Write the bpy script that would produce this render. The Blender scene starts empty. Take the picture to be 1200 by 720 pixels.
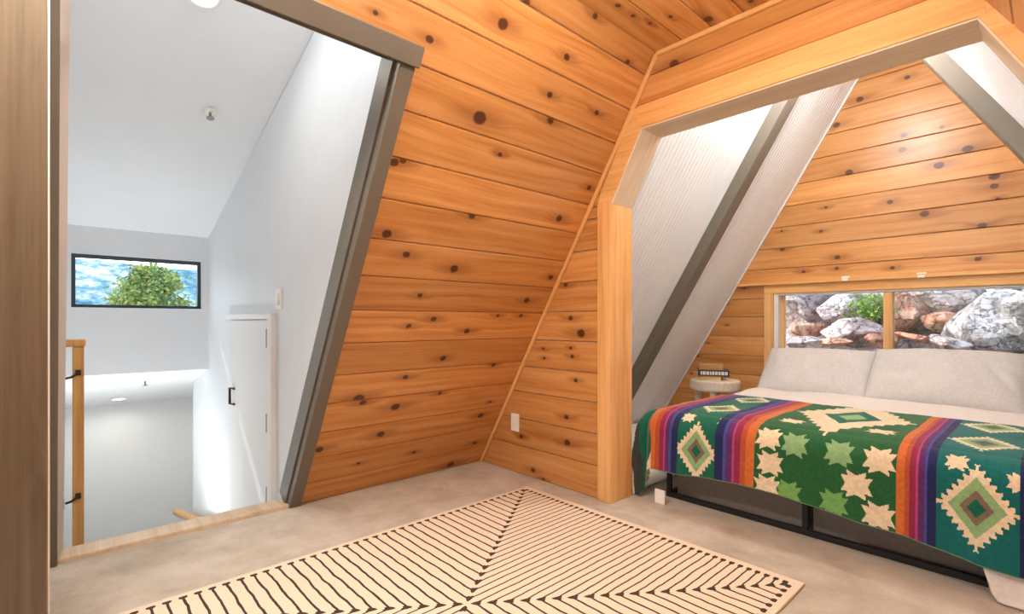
import bpy, bmesh, math, random
from mathutils import Vector, Matrix, noise

# ------------------------------------------------------------------ camera
# Units below are camera heights; H turns them into metres.
H = 1.05
F, TH, HY = 586.16, math.radians(47.433), 376.54      # focal length (px), yaw, horizon row
SN, CS = math.sin(TH), math.cos(TH)
scene = bpy.context.scene
C = scene.collection
random.seed(11)

cam_d = bpy.data.cameras.new('camera')
cam = bpy.data.objects.new('camera', cam_d); C.objects.link(cam)
cam_d.sensor_fit = 'HORIZONTAL'; cam_d.sensor_width = 36.0
cam_d.lens = F / 1200 * 36
cam_d.shift_y = (HY - 360) / 1200
cam_d.clip_start = 0.02; cam_d.clip_end = 2000
cam.location = (0, 0, H)
cam.rotation_euler = (math.pi / 2, 0, TH)
scene.camera = cam

# ------------------------------------------------------------------ sky, sun, exposure
world = bpy.data.worlds.new('sky'); scene.world = world
world.use_nodes = True
wn = world.node_tree
bg = wn.nodes['Background']
sky = wn.nodes.new('ShaderNodeTexSky')
sky.sky_type = 'NISHITA'; sky.sun_disc = False
sky.sun_elevation = math.radians(42); sky.sun_rotation = math.radians(262)
sky.air_density = 1.0; sky.dust_density = 1.5
wn.links.new(sky.outputs[0], bg.inputs[0])
bg.inputs[1].default_value = 0.54
sd = bpy.data.lights.new('sun', 'SUN'); sun = bpy.data.objects.new('sun', sd); C.objects.link(sun)
sd.energy = 3.3; sd.angle = math.radians(0.6); sd.color = (1.0, 0.95, 0.86)
sun.rotation_euler = Vector((0.75, 0.13, -0.62)).to_track_quat('-Z', 'Y').to_euler()
vs = scene.view_settings
vs.view_transform = 'Standard'; vs.look = 'None'; vs.gamma = 1.0
vs.use_curve_mapping = False
vs.exposure = 0.52
FILL_GLOBE, LAMP_MAIN, FILL_ALC, LAMP_STAIR, FILL_WASH, FILL_UP, LAMP_LOW = 28, 33, 44, 1.5, 16, 12, 3  # some of these power fill lamps added out of view

# ------------------------------------------------------------------ helpers
def ray(px, py):
    l = (px - 600) / F
    return Vector((-SN + l * CS, CS + l * SN, (HY - py) / F))
def pix(px, py, ax, val):                      # pixel -> point on the plane axis = val (camera-height units)
    d = ray(px, py); o = Vector((0, 0, 1)); t = (val - o[ax]) / d[ax]
    return o + d * t
KS, X0 = 1.6716, -2.79                         # slope of the A-frame, foot of its left side
AL = math.atan(KS); CA, SA = math.cos(AL), math.sin(AL)
XC = -0.86; X1 = 2 * XC - X0                   # ridge line, foot of the right side
YW, YW2, YB, YG = 2.258, 2.444, 4.65, -2.2     # divider wall front / back, head wall, gable behind the camera
ZC = 2.362
ZR = KS * (XC - X0)
def slope_pt(px, py):
    d = ray(px, py); t = (1 + KS * X0) / (KS * d[0] - d[2])
    return Vector((0, 0, 1)) + d * t
def zs(z): return z / SA                       # height -> distance along slope

def srgb(r, g, b, a=1.0):
    f = lambda c: (c / 255) / 12.92 if c / 255 <= 0.04045 else ((c / 255 + 0.055) / 1.055) ** 2.4
    return (f(r), f(g), f(b), a)

def set_parent(o, p):
    if p is not None:
        o.parent = p
        o.matrix_parent_inverse = p['_w'].inverted() if False else WM[p.name].inverted()
WM = {}
def link(name, me, mat, parent=None, M=None):
    o = bpy.data.objects.new(name, me); C.objects.link(o)
    if mat is not None and me is not None and len(me.materials) == 0: me.materials.append(mat)
    M = M or Matrix.Identity(4)
    o.matrix_basis = M; WM[o.name] = M.copy()
    set_parent(o, parent)
    return o
def tag(o, label, cat, group=None):
    o['label'] = label; o['category'] = cat
    if group: o['group'] = group
    return o
def struct(o, label=None):
    o['kind'] = 'structure'
    if label: o['label'] = label
    return o
def thing(name, label, cat, loc, group=None):
    o = link(name, None, None, None, Matrix.Translation(Vector(loc) * H))
    o.empty_display_size = 0.1
    return tag(o, label, cat, group)
def smooth(me):
    for p in me.polygons: p.use_smooth = True
def mesh(name, verts, faces, sm=False):
    me = bpy.data.meshes.new(name); me.from_pydata([tuple(v) for v in verts], [], faces); me.update()
    if sm: smooth(me)
    return me
def frame(O, a, b, n):                         # 4x4 from an origin (metres) and three axes
    return Matrix(((a[0], b[0], n[0], O[0]), (a[1], b[1], n[1], O[1]), (a[2], b[2], n[2], O[2]), (0, 0, 0, 1)))
AX = (Vector((1, 0, 0)), Vector((0, 1, 0)), Vector((0, 0, 1)))
BOX_F = [(0, 3, 2, 1), (4, 5, 6, 7), (0, 1, 5, 4), (1, 2, 6, 5), (2, 3, 7, 6), (3, 0, 4, 7)]
def bm_box(bm, x0, x1, y0, y1, z0, z1, M=None):
    vs_ = [Vector(p) for p in ((x0, y0, z0), (x1, y0, z0), (x1, y1, z0), (x0, y1, z0), (x0, y0, z1), (x1, y0, z1), (x1, y1, z1), (x0, y1, z1))]
    v = [bm.verts.new(M @ p if M else p) for p in vs_]
    for f in BOX_F: bm.faces.new([v[i] for i in f])
def bevel_bm(bm, w, seg=1):
    if w > 0: bmesh.ops.bevel(bm, geom=list(bm.edges), offset=w, segments=seg, affect='EDGES', clamp_overlap=True)
def obox(name, mat, parent, x0, x1, y0, y1, z0, z1, bev=0.003, base=None, seg=1):
    """box in camera-height units; base = (O, a, b, n) frame, else world axes; origin at the box centre"""
    O, a, b, n = base or (Vector((0, 0, 0)), *AX)
    c = Vector(O) + Vector(a) * (x0 + x1) / 2 + Vector(b) * (y0 + y1) / 2 + Vector(n) * (z0 + z1) / 2
    bm = bmesh.new(); dx, dy, dz = [(q - p) * H / 2 for p, q in ((x0, x1), (y0, y1), (z0, z1))]
    bm_box(bm, -dx, dx, -dy, dy, -dz, dz); bevel_bm(bm, min(bev, 0.4 * min(dx, dy, dz)), seg)
    me = bpy.data.meshes.new(name); bm.to_mesh(me); bm.free()
    return link(name, me, mat, parent, frame(c * H, a, b, n))
def clip(poly, a, b, c):                       # keep a*x + b*y <= c
    out = []
    for i in range(len(poly)):
        p, q = poly[i], poly[(i + 1) % len(poly)]
        dp, dq = a * p[0] + b * p[1] - c, a * q[0] + b * q[1] - c
        if dp <= 0: out.append(p)
        if (dp < 0 < dq) or (dq < 0 < dp):
            t = dp / (dp - dq); out.append((p[0] + t * (q[0] - p[0]), p[1] + t * (q[1] - p[1])))
    return out
def inset(poly, d):                            # convex, counter-clockwise
    out = poly
    for i in range(len(poly)):
        p, q = poly[i], poly[(i + 1) % len(poly)]
        ex, ey = q[0] - p[0], q[1] - p[1]; l = math.hypot(ex, ey)
        if l < 1e-6: continue
        nx, ny = ey / l, -ex / l               # outward
        out = clip(out, nx, ny, nx * p[0] + ny * p[1] - d)
    return out
def prism(name, mat, parent, poly, base, n0, n1, bev=0.0):
    """polygon (CCW in a,b) extruded n0..n1 along n; chamfered front edge when bev > 0. units of camera height"""
    O, a, b, n = base
    cx = sum(p[0] for p in poly) / len(poly); cy = sum(p[1] for p in poly) / len(poly)
    rings = [(poly, n0)]
    if bev > 0:
        ins = inset(poly, bev)
        if len(ins) == len(poly): rings += [(poly, n1 - bev), (ins, n1)]
        else: rings += [(poly, n1)]
    else: rings += [(poly, n1)]
    k = len(poly); V = []
    for pl, nn in rings:
        for p in pl: V.append(((p[0] - cx) * H, (p[1] - cy) * H, nn * H))
    Fc = [tuple(range(k))[::-1]]
    for r in range(len(rings) - 1):
        for i in range(k):
            j = (i + 1) % k
            Fc.append((r * k + i, r * k + j, (r + 1) * k + j, (r + 1) * k + i))
    Fc.append(tuple((len(rings) - 1) * k + i for i in range(k)))
    c = Vector(O) + Vector(a) * cx + Vector(b) * cy
    o = link(name, mesh(name, V, Fc), mat, parent, frame(c * H, a, b, n))
    o_poly[o.name] = (poly, cx, cy)
    return o
o_poly = {}
def rect(x0, x1, y0, y1): return [(x0, y0), (x1, y0), (x1, y1), (x0, y1)]
def tube(bm, pts, r, seg=10, cap=True):
    pts = [Vector(p) * H for p in pts]; rings = []
    rr = r if isinstance(r, (list, tuple)) else [r] * len(pts)
    up = None
    for i, p in enumerate(pts):
        d = (pts[min(i + 1, len(pts) - 1)] - pts[max(i - 1, 0)]).normalized()
        if up is None: up = Vector((0, 0, 1)) if abs(d.z) < 0.9 else Vector((1, 0, 0))
        s = d.cross(up).normalized(); up = s.cross(d).normalized()
        rings.append([bm.verts.new(p + (s * math.cos(2 * math.pi * k / seg) + up * math.sin(2 * math.pi * k / seg)) * rr[i] * H) for k in range(seg)])
    for A, B in zip(rings, rings[1:]):
        for k in range(seg): bm.faces.new((A[k], A[(k + 1) % seg], B[(k + 1) % seg], B[k]))
    if cap:
        bm.faces.new(rings[0][::-1]); bm.faces.new(rings[-1])
def lathe(bm, prof, seg=32, c=(0, 0, 0)):      # (r, z) profile about a vertical axis, camera heights
    rings = []
    for r, z in prof:
        rings.append([bm.verts.new((c[0] * H + r * H * math.cos(2 * math.pi * k / seg), c[1] * H + r * H * math.sin(2 * math.pi * k / seg), (c[2] + z) * H)) for k in range(seg)])
    for A, B in zip(rings, rings[1:]):
        for k in range(seg): bm.faces.new((A[k], A[(k + 1) % seg], B[(k + 1) % seg], B[k]))
    bm.faces.new(rings[0][::-1]); bm.faces.new(rings[-1])
def bm_obj(name, bm, mat, parent=None, M=None, sm=False):
    bmesh.ops.recalc_face_normals(bm, faces=bm.faces)
    me = bpy.data.meshes.new(name); bm.to_mesh(me); bm.free()
    if sm: smooth(me)
    return link(name, me, mat, parent, M)
def recentre(o, parent=None):                  # move a mesh's origin to its centre (texture space, tidy pivots)
    me = o.data; c = sum((v.co for v in me.vertices), Vector()) / len(me.vertices)
    me.transform(Matrix.Translation(-c)); M = WM[o.name] @ Matrix.Translation(c)
    o.matrix_basis = M; WM[o.name] = M
    return o

# ------------------------------------------------------------------ materials
class G:                                       # small node-graph helper
    def __init__(s, name):
        s.m = bpy.data.materials.new(name); s.m.use_nodes = True; s.t = s.m.node_tree
        s.b = s.t.nodes['Principled BSDF']; s.out = s.t.nodes['Material Output']
    def n(s, typ, **kw):
        nd = s.t.nodes.new('ShaderNode' + typ)
        for k, v in kw.items(): setattr(nd, k, v)
        return nd
    def put(s, sock, v):
        if isinstance(v, bpy.types.NodeSocket): s.t.links.new(v, sock)
        elif v is not None:
            if isinstance(v, (tuple, list)) and len(v) == 3 and sock.type == 'RGBA': v = (*v, 1)
            sock.default_value = v
    def math(s, op, a, b=None, c=None, clamp=False):
        nd = s.n('Math', operation=op, use_clamp=clamp)
        for i, v in enumerate((a, b, c)):
            if v is not None: s.put(nd.inputs[i], v)
        return nd.outputs[0]
    def vec(s, op, a, b=None):
        nd = s.n('VectorMath', operation=op); s.put(nd.inputs[0], a)
        if b is not None: s.put(nd.inputs['Scale'] if op == 'SCALE' else nd.inputs[1], b)
        return nd.outputs['Value'] if op in ('LENGTH', 'DOT_PRODUCT') else nd.outputs[0]
    def mix(s, f, a, b, mode='MIX'):
        nd = s.n('Mix', data_type='RGBA', blend_type=mode); s.put(nd.inputs[0], f); s.put(nd.inputs[6], a); s.put(nd.inputs[7], b)
        return nd.outputs[2]
    def obj(s): return s.n('TexCoord').outputs['Object']
    def rnd(s): return s.n('ObjectInfo').outputs['Random']
    def sep(s, v): nd = s.n('SeparateXYZ'); s.put(nd.inputs[0], v); return nd.outputs
    def comb(s, x, y, z):
        nd = s.n('CombineXYZ')
        for i, v in enumerate((x, y, z)): s.put(nd.inputs[i], v)
        return nd.outputs[0]
    def noise(s, v, scale, detail=3, rough=0.55, dist=0.0):
        nd = s.n('TexNoise'); s.put(nd.inputs['Vector'], v)
        nd.inputs['Scale'].default_value = scale; nd.inputs['Detail'].default_value = detail
        nd.inputs['Roughness'].default_value = rough; nd.inputs['Distortion'].default_value = dist
        return nd.outputs[0]
    def ramp(s, f, pts, interp='LINEAR'):
        nd = s.n('ValToRGB'); cr = nd.color_ramp; cr.interpolation = interp
        while len(cr.elements) < len(pts): cr.elements.new(0.5)
        for e, (p, c) in zip(cr.elements, pts): e.position = p; e.color = c if len(c) == 4 else (*c, 1)
        s.put(nd.inputs[0], f); return nd.outputs[0]
    def range(s, v, a, b, c=0.0, d=1.0, smoothstep=True):
        nd = s.n('MapRange', interpolation_type='SMOOTHSTEP' if smoothstep else 'LINEAR')
        s.put(nd.inputs[0], v)
        for i, q in enumerate((a, b, c, d)): nd.inputs[i + 1].default_value = q
        return nd.outputs[0]
    def bump(s, h, strength, dist):
        nd = s.n('Bump'); nd.inputs['Strength'].default_value = strength; nd.inputs['Distance'].default_value = dist
        s.put(nd.inputs['Height'], h); s.put(s.b.inputs['Normal'], nd.outputs[0])
    def fin(s, col=None, rough=0.5, spec=0.4, metal=0.0):
        if col is not None: s.put(s.b.inputs['Base Color'], col)
        s.put(s.b.inputs['Roughness'], rough); s.put(s.b.inputs['Specular IOR Level'], spec); s.put(s.b.inputs['Metallic'], metal)
        return s.m

def plain(name, col, rough=0.5, spec=0.4, metal=0.0, var=0.05, scale=6.0, bump=0.0, bscale=120.0):
    g = G(name); p = g.obj(); f = g.noise(p, scale, 3)
    k = g.range(f, 0.3, 0.7, 1 - var, 1 + var)
    c = g.mix(1.0, col, g.comb(k, k, k), 'MULTIPLY')
    if bump > 0: g.bump(g.noise(p, bscale, 3), bump, 0.002)
    return g.fin(c, rough, spec, metal)

def wood(name, light, mid, dark, rough=0.42, spec=0.4, knots=False, axis=0, tint=0.16, grain=26.0):
    g = G(name); P = g.obj(); r = g.rnd()
    x, y, z = g.sep(P)[0:3]
    L, A, B = ((x, y, z), (y, x, z), (z, x, y))[axis]
    off = g.math('MULTIPLY', r, 41.7)
    Q = g.comb(g.math('ADD', L, off), g.math('ADD', A, g.math('MULTIPLY', off, 1.7)), B)
    warp = g.noise(g.vec('MULTIPLY', Q, (1.1, 5.0, 5.0)), 1.0, 2)
    Lq, Aq, Bq = g.sep(Q)[0:3]
    A2 = g.math('ADD', Aq, g.math('MULTIPLY', warp, 0.075))
    cores = halos = None
    if knots:
        dn = g.noise(g.vec('ADD', P, g.comb(off, off, 0.0)), 30.0, 2)
        dd = g.math('MULTIPLY', g.math('SUBTRACT', dn, 0.5), 0.010)
        for i in range(1, 6):
            at = g.n('Attribute', attribute_type='OBJECT', attribute_name='k%d' % i)
            kx, ky, kr = g.sep(at.outputs['Vector'])[0:3]
            dx = g.math('ADD', g.math('SUBTRACT', x, kx), dd); dy = g.math('ADD', g.math('SUBTRACT', y, ky), dd)
            rr = g.math('MAXIMUM', kr, 0.0002)
            d1 = g.math('DIVIDE', g.vec('LENGTH', g.comb(g.math('MULTIPLY', dx, 0.8), dy, 0.0)), rr)
            d2 = g.math('DIVIDE', g.vec('LENGTH', g.comb(g.math('MULTIPLY', dx, 0.30), dy, 0.0)), rr)
            co = g.range(d1, 0.75, 1.15, 1, 0); ha = g.range(d2, 0.4, 2.6, 1, 0)
            cores = co if cores is None else g.math('MAXIMUM', cores, co)
            halos = ha if halos is None else g.math('MAXIMUM', halos, ha)
        A2 = g.math('ADD', A2, g.math('MULTIPLY', halos, 0.03))
    W = g.comb(g.math('MULTIPLY', Lq, 0.9), g.math('MULTIPLY', A2, grain), g.math('MULTIPLY', Bq, grain))
    f1 = g.noise(W, 1.0, 4, 0.6)
    f2 = g.noise(g.comb(g.math('MULTIPLY', Lq, 2.5), g.math('MULTIPLY', A2, grain * 5), Bq), 1.0, 2)
    f = g.math('ADD', g.math('MULTIPLY', f1, 0.75), g.math('MULTIPLY', f2, 0.25))
    col = g.ramp(f, [(0.30, dark), (0.47, mid), (0.64, light)])
    blot = g.noise(g.vec('MULTIPLY', Q, (2.2, 9.0, 3.0)), 1.0, 2)
    col = g.mix(g.range(blot, 0.56, 0.76, 0, 0.4), col, dark)
    v = g.range(r, 0, 1, 1 - tint, 1 + tint * 0.6, False)
    col = g.mix(1.0, col, g.comb(v, g.math('POWER', v, 1.08), g.math('POWER', v, 1.2)), 'MULTIPLY')
    if knots:
        col = g.mix(g.math('MULTIPLY', halos, 0.5), col, srgb(120, 62, 26))
        col = g.mix(g.math('MULTIPLY', cores, 0.9), col, srgb(72, 36, 20))
    g.bump(f, 0.08, 0.002)
    return g.fin(col, rough, spec)

PINE = wood('knotty_pine', srgb(216, 160, 102), srgb(202, 142, 80), srgb(178, 110, 52), rough=0.34, spec=0.45, knots=True)
TRIM = wood('clear_pine_trim', srgb(238, 190, 128), srgb(228, 172, 106), srgb(208, 146, 82), rough=0.4, tint=0.06)
TRIMV = wood('clear_pine_trim_upright', srgb(238, 192, 132), srgb(228, 174, 110), srgb(204, 146, 84), rough=0.4, tint=0.06, axis=2)
SHEEN_PINE = wood('pale_sheen_pine', srgb(236, 222, 200), srgb(228, 210, 184), srgb(212, 190, 158), rough=0.42, tint=0.05)  # pine liners, paled so reflected light sits in the colour
SILL = wood('pale_oak_sill', srgb(222, 200, 172), srgb(208, 184, 154), srgb(188, 162, 130), rough=0.5, tint=0.05)
RAILW = wood('honey_oak_rail', srgb(222, 178, 116), srgb(206, 158, 94), srgb(176, 128, 70), rough=0.4, tint=0.05, axis=2)
PANELW = wood('walnut_brown_panel', srgb(120, 104, 86), srgb(108, 94, 76), srgb(94, 80, 64), rough=0.3, spec=0.5, tint=0.02, axis=2, grain=60)
STOOLW = wood('bleached_wood', srgb(238, 226, 208), srgb(228, 214, 192), srgb(206, 190, 166), rough=0.55, tint=0.04)
GREY = plain('taupe_grey_paint', srgb(112, 105, 93), 0.42, 0.45, var=0.03)
WHITE = plain('white_wall_paint', srgb(232, 235, 237), 0.7, 0.25, var=0.008, bump=0.06, bscale=180)
BEADW = plain('white_beadboard_paint', srgb(238, 239, 240), 0.5, 0.3, var=0.008)
DOORW = plain('white_door_paint', srgb(238, 236, 232), 0.45, 0.35, var=0.005)
PLASTIC = plain('white_plastic', srgb(240, 238, 230), 0.35, 0.45, var=0.005)
VINYL = plain('white_window_vinyl', srgb(240, 240, 238), 0.4, 0.4, var=0.005)
BLACKM = plain('black_metal', srgb(30, 28, 27), 0.45, 0.4, var=0.05)
DARKFR = plain('dark_slate_window_frame', srgb(52, 66, 74), 0.4, 0.4, var=0.03)
STEEL = plain('brushed_steel', srgb(150, 148, 146), 0.35, 0.5, 0.9, var=0.04)
DBRACK = plain('bronze_bracket_metal', srgb(64, 54, 46), 0.4, 0.5, 0.6, var=0.04)
def emis(name, col, st):
    g = G(name); g.put(g.b.inputs['Emission Color'], col); g.b.inputs['Emission Strength'].default_value = st
    return g.fin((0.9, 0.9, 0.88), 0.6)
LENS = emis('lamp_lens', (1, 0.93, 0.82), 6.0)
def glass():
    g = G('window_glass'); tr = g.n('BsdfTransparent'); gl = g.n('BsdfGlossy'); gl.inputs['Roughness'].default_value = 0.02
    fr = g.n('Fresnel'); fr.inputs[0].default_value = 1.35
    mx = g.n('MixShader'); g.t.links.new(fr.outputs[0], mx.inputs[0]); g.t.links.new(tr.outputs[0], mx.inputs[1]); g.t.links.new(gl.outputs[0], mx.inputs[2])
    g.t.links.new(mx.outputs[0], g.out.inputs[0]); return g.m
GLASS = glass()
def carpet():
    g = G('beige_cut_pile_carpet'); p = g.obj()
    big = g.noise(p, 2.6, 4, 0.6, 0.6); med = g.noise(p, 9.0, 3); fine = g.noise(p, 420.0, 2)
    f = g.math('ADD', g.math('MULTIPLY', big, 0.65), g.math('MULTIPLY', med, 0.35))
    c = g.ramp(f, [(0.36, srgb(168, 156, 138)), (0.5, srgb(188, 177, 159)), (0.62, srgb(202, 192, 176))])
    k = g.range(fine, 0.3, 0.7, 0.86, 1.1); c = g.mix(1.0, c, g.comb(k, k, k), 'MULTIPLY')
    g.bump(g.math('ADD', fine, g.math('MULTIPLY', f, 0.6)), 0.5, 0.004)
    g.b.inputs['Sheen Weight'].default_value = 0.25
    return g.fin(c, 0.95, 0.1)
CARPET = carpet()
def rugmat(hw, hl):
    g = G('chevron_line_rug'); P = g.obj(); x, y, z = g.sep(P)[0:3]
    wob = g.math('MULTIPLY', g.math('SUBTRACT', g.noise(P, 9.0, 2), 0.5), 0.016)
    a = g.math('DIVIDE', g.math('ABSOLUTE', x), hw); b = g.math('DIVIDE', g.math('ABSOLUTE', y), hl)
    mn = g.math('ADD', g.math('MINIMUM', a, b), wob); mx = g.math('MAXIMUM', a, b)
    s = g.math('FRACT', g.math('MULTIPLY', mn, 22.0)); dl = g.math('ABSOLUTE', g.math('SUBTRACT', s, 0.5))
    dg = g.math('ABSOLUTE', g.math('SUBTRACT', a, b))
    # round dots where two lines meet on the diagonal and where a line ends near the border
    e1 = g.math('DIVIDE', g.math('SUBTRACT', dg, 0.0), 0.020)
    e2 = g.math('DIVIDE', g.math('ABSOLUTE', g.math('SUBTRACT', mx, 0.955)), 0.016)
    e = g.math('MINIMUM', e1, e2)
    dot = g.math('SQRT', g.math('ADD', g.math('POWER', e, 2.0), g.math('POWER', g.math('DIVIDE', dl, 0.30), 2.0)))
    line = g.math('LESS_THAN', dl, 0.095); dots = g.math('LESS_THAN', dot, 1.0)
    ink = g.math('MULTIPLY', g.math('MAXIMUM', line, dots), g.math('LESS_THAN', mx, 0.966))
    n2 = g.noise(P, 160.0, 2); k = g.range(n2, 0.3, 0.7, 0.92, 1.06)
    base = g.mix(1.0, srgb(226, 208, 184), g.comb(k, k, k), 'MULTIPLY')
    dk = g.mix(1.0, srgb(72, 60, 50), g.comb(k, k, k), 'MULTIPLY')
    g.bump(g.math('SUBTRACT', n2, g.math('MULTIPLY', ink, 0.5)), 0.35, 0.003)
    return g.fin(g.mix(ink, base, dk), 0.92, 0.1)
def fabric(name, col, rough=0.9, scale=900.0, bump=0.25, var=0.05):
    g = G(name); p = g.obj(); w = g.noise(p, scale, 2)
    k = g.range(g.noise(p, 60.0, 3), 0.3, 0.7, 1 - var, 1 + var)
    g.bump(w, bump, 0.0015); g.b.inputs['Sheen Weight'].default_value = 0.15
    return g.fin(g.mix(1.0, col, g.comb(k, k, k), 'MULTIPLY'), rough, 0.1)
SHEET = fabric('white_cotton', srgb(224, 217, 210)); PILLOW = fabric('ivory_cotton', srgb(201, 198, 195)); PILLOWW = fabric('bright_white_cotton', srgb(240, 240, 242))
MATTR = fabric('mattress_cloth', srgb(205, 200, 194)); MATW = fabric('white_mat_cloth', srgb(236, 233, 228), scale=200)

# ------------------------------------------------------------------ structure: floor, slopes, ceiling, gable
bead = (Vector((X0, 0, 0)), Vector((0, 1, 0)), Vector((CA, 0, SA)), Vector((SA, 0, -CA)))      # left slope: y, up-slope, into the room
beadR = (Vector((X1, 0, 0)), Vector((0, -1, 0)), Vector((-CA, 0, SA)), Vector((-SA, 0, -CA)))  # right slope
SR = zs(ZR)
floor = struct(obox('floor', CARPET, None, X0 - 0.02, X1, YG, YB, -0.12, 0.0, 0), 'beige cut-pile carpet floor')

def slab(name, rects, base, n0, n1, mat):
    bm = bmesh.new(); O, a, b, n = base; M = frame(Vector(O) * H, a, b, n)
    for x0, x1, y0, y1 in rects: bm_box(bm, x0 * H, x1 * H, y0 * H, y1 * H, n0 * H, n1 * H, M)
    return struct(bm_obj(name, bm, mat))
DY0, DY1 = 0.014, 0.93                          # stair doorway, jamb to jamb
ZH = 1.95                                      # underside of its header
wall_left = slab('wall_left', [(YG, DY0, -0.1, SR), (DY0, DY1, zs(ZH), SR), (DY1, YW2, -0.1, SR)], bead, -0.10, -0.012, WHITE)
wall_left['label'] = 'sloping wall of knotty pine boards around the stair doorway'
wall_alcove_left = slab('wall_alcove_left', [(YW2, YB, -0.1, SR)], bead, -0.10, -0.012, WHITE)
wall_right = slab('wall_right', [(-YW2, -YG, -0.1, SR)], beadR, -0.10, -0.012, WHITE)
wall_alcove_right = slab('wall_alcove_right', [(-YB, -YW2, -0.1, SR)], beadR, -0.10, -0.012, WHITE)

KNOT = {}
def strips(wall, base, polys, cuts, mat, name='board', th=0.014, gap=0.0018, bev=0.004, maxlen=None):
    """one board per strip and region; polys convex CCW in (a, b)"""
    made = []
    for poly in polys:
        for b0, b1 in zip(cuts, cuts[1:]):
            pp = clip(clip(poly, 0, 1, b1 - gap), 0, -1, -(b0 + gap))
            pp = [p for i, p in enumerate(pp) if (abs(p[0] - pp[i - 1][0]) + abs(p[1] - pp[i - 1][1])) > 1e-4]
            if len(pp) < 3: continue
            area = abs(sum(pp[i - 1][0] * pp[i][1] - pp[i][0] * pp[i - 1][1] for i in range(len(pp)))) / 2
            if area < 0.0012: continue
            made.append(prism(name, mat, wall, pp, base, -0.012, th - 0.012, bev))
    KNOT[wall.name] = KNOT.get(wall.name, []) + made
    return made
def knot_at(wall, a, b, r):
    for o in KNOT[wall.name]:
        poly, cx, cy = o_poly[o.name]
        if all((poly[i][0] - poly[i - 1][0]) * (b - poly[i - 1][1]) - (poly[i][1] - poly[i - 1][1]) * (a - poly[i - 1][0]) >= 0 for i in range(len(poly))):
            for i in range(1, 6):
                if 'k%d' % i not in o:
                    o['k%d' % i] = ((a - cx) * H, (b - cy) * H, r); return
            return
def random_knots(wall, rng, per=0.5, r0=0.008, r1=0.02, only_free=True):
    for o in KNOT[wall.name]:
        poly, cx, cy = o_poly[o.name]
        if only_free and 'k1' in o: continue
        x0 = min(p[0] for p in poly); x1 = max(p[0] for p in poly); y0 = min(p[1] for p in poly); y1 = max(p[1] for p in poly)
        n = min(5, max(1, int((x1 - x0) / per + rng.random())))
        used = sum(('k%d' % i) in o for i in range(1, 6))
        for i in range(used + 1, min(5, used + n) + 1):
            o['k%d' % i] = ((rng.uniform(x0 + .03, x1 - .03) - cx) * H, (rng.uniform(y0 + .02, y1 - .02) - cy) * H, rng.uniform(r0, r1))
rng = random.Random(5)

# left slope boards
zl = [0.0, 0.128, 0.282, 0.432, 0.592, 0.738, 0.895, 1.05, 1.202, 1.355, 1.510, 1.660, 1.815, 1.962, 2.117, 2.268, 2.372]
sl = [zs(z) for z in zl]
YJ = 0.99
strips(wall_left, bead, [rect(YJ, YW, sl[0], sl[13])], sl[:14], PINE)
strips(wall_left, bead, [rect(YG, -0.03, sl[0], sl[13])], sl[:14], PINE)
strips(wall_left, bead, [rect(YG, YW, sl[13], sl[-1])], sl[13:], PINE)
for px, py, r in [(562, 138, .030), (645, 141, .018), (644, 111, .014), (699, 132, .013), (690, 220, .015), (586, 181, .011), (589, 28, .022), (664, 67, .016), (617, 3, .016), (697, 19, .014), (735, 73, .015), (503, 46, .015), (440, 15, .009),
                  (453, 274, .020), (476, 298, .017), (532, 315, .022), (553, 253, .018), (655, 256, .020), (645, 325, .016), (492, 346, .013), (617, 352, .019), (508, 374, .016), (610, 370, .012), (583, 370, .011), (547, 388, .017), (519, 420, .017), (578, 428, .014), (475, 442, .015), (420, 467, .026), (425, 472, .016), (463, 477, .024), (446, 509, .022), (374, 527, .020), (563, 487, .020), (574, 471, .010), (528, 544, .024), (485, 530, .013), (556, 519, .016), (420, 543, .010), (515, 461, .012), (479, 382, .013), (505, 382, .010), (472, 188, .014), (462, 190, .018)]:
    p = slope_pt(px, py); knot_at(wall_left, p.y, zs(p.z), r)
random_knots(wall_left, rng, 0.9, .005, .012)
for o in KNOT['wall_left']:
    pass

# right slope boards (past the frame's edge)
strips(wall_right, beadR, [rect(-YW, -YG, 0, sl[-1])], [0, .3, .48] + [.48 + .178 * k for k in range(1, 14)], PINE)
random_knots(wall_right, rng, 0.9)

# ceiling of the loft room, boards running along the ridge
ceil_b = (Vector((0, 0, ZC)), Vector((0, 1, 0)), Vector((1, 0, 0)), Vector((0, 0, -1)))
ceiling = struct(obox('ceiling', WHITE, None, X0 + ZC / KS - 0.05, X1 - ZC / KS + 0.05, YG, YW2, ZC + 0.014, ZC + 0.09, 0), 'flat pine-board ceiling')
xa, xb = X0 + ZC / KS, X1 - ZC / KS
strips(ceiling, ceil_b, [rect(YG, YW, xa, xb)], [xa + (xb - xa) * k / 7 for k in range(8)], PINE)
for px, py, r in [(724, 6, .012), (742, 18, .012), (762, 27, .011), (786, 19, .010), (830, 22, .022), (735, 73, .014), (880, 1, .012)]:
    p = pix(px, py, 2, ZC); knot_at(ceiling, p.y, p.x, r)
random_knots(ceiling, rng, 0.8)

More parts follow.
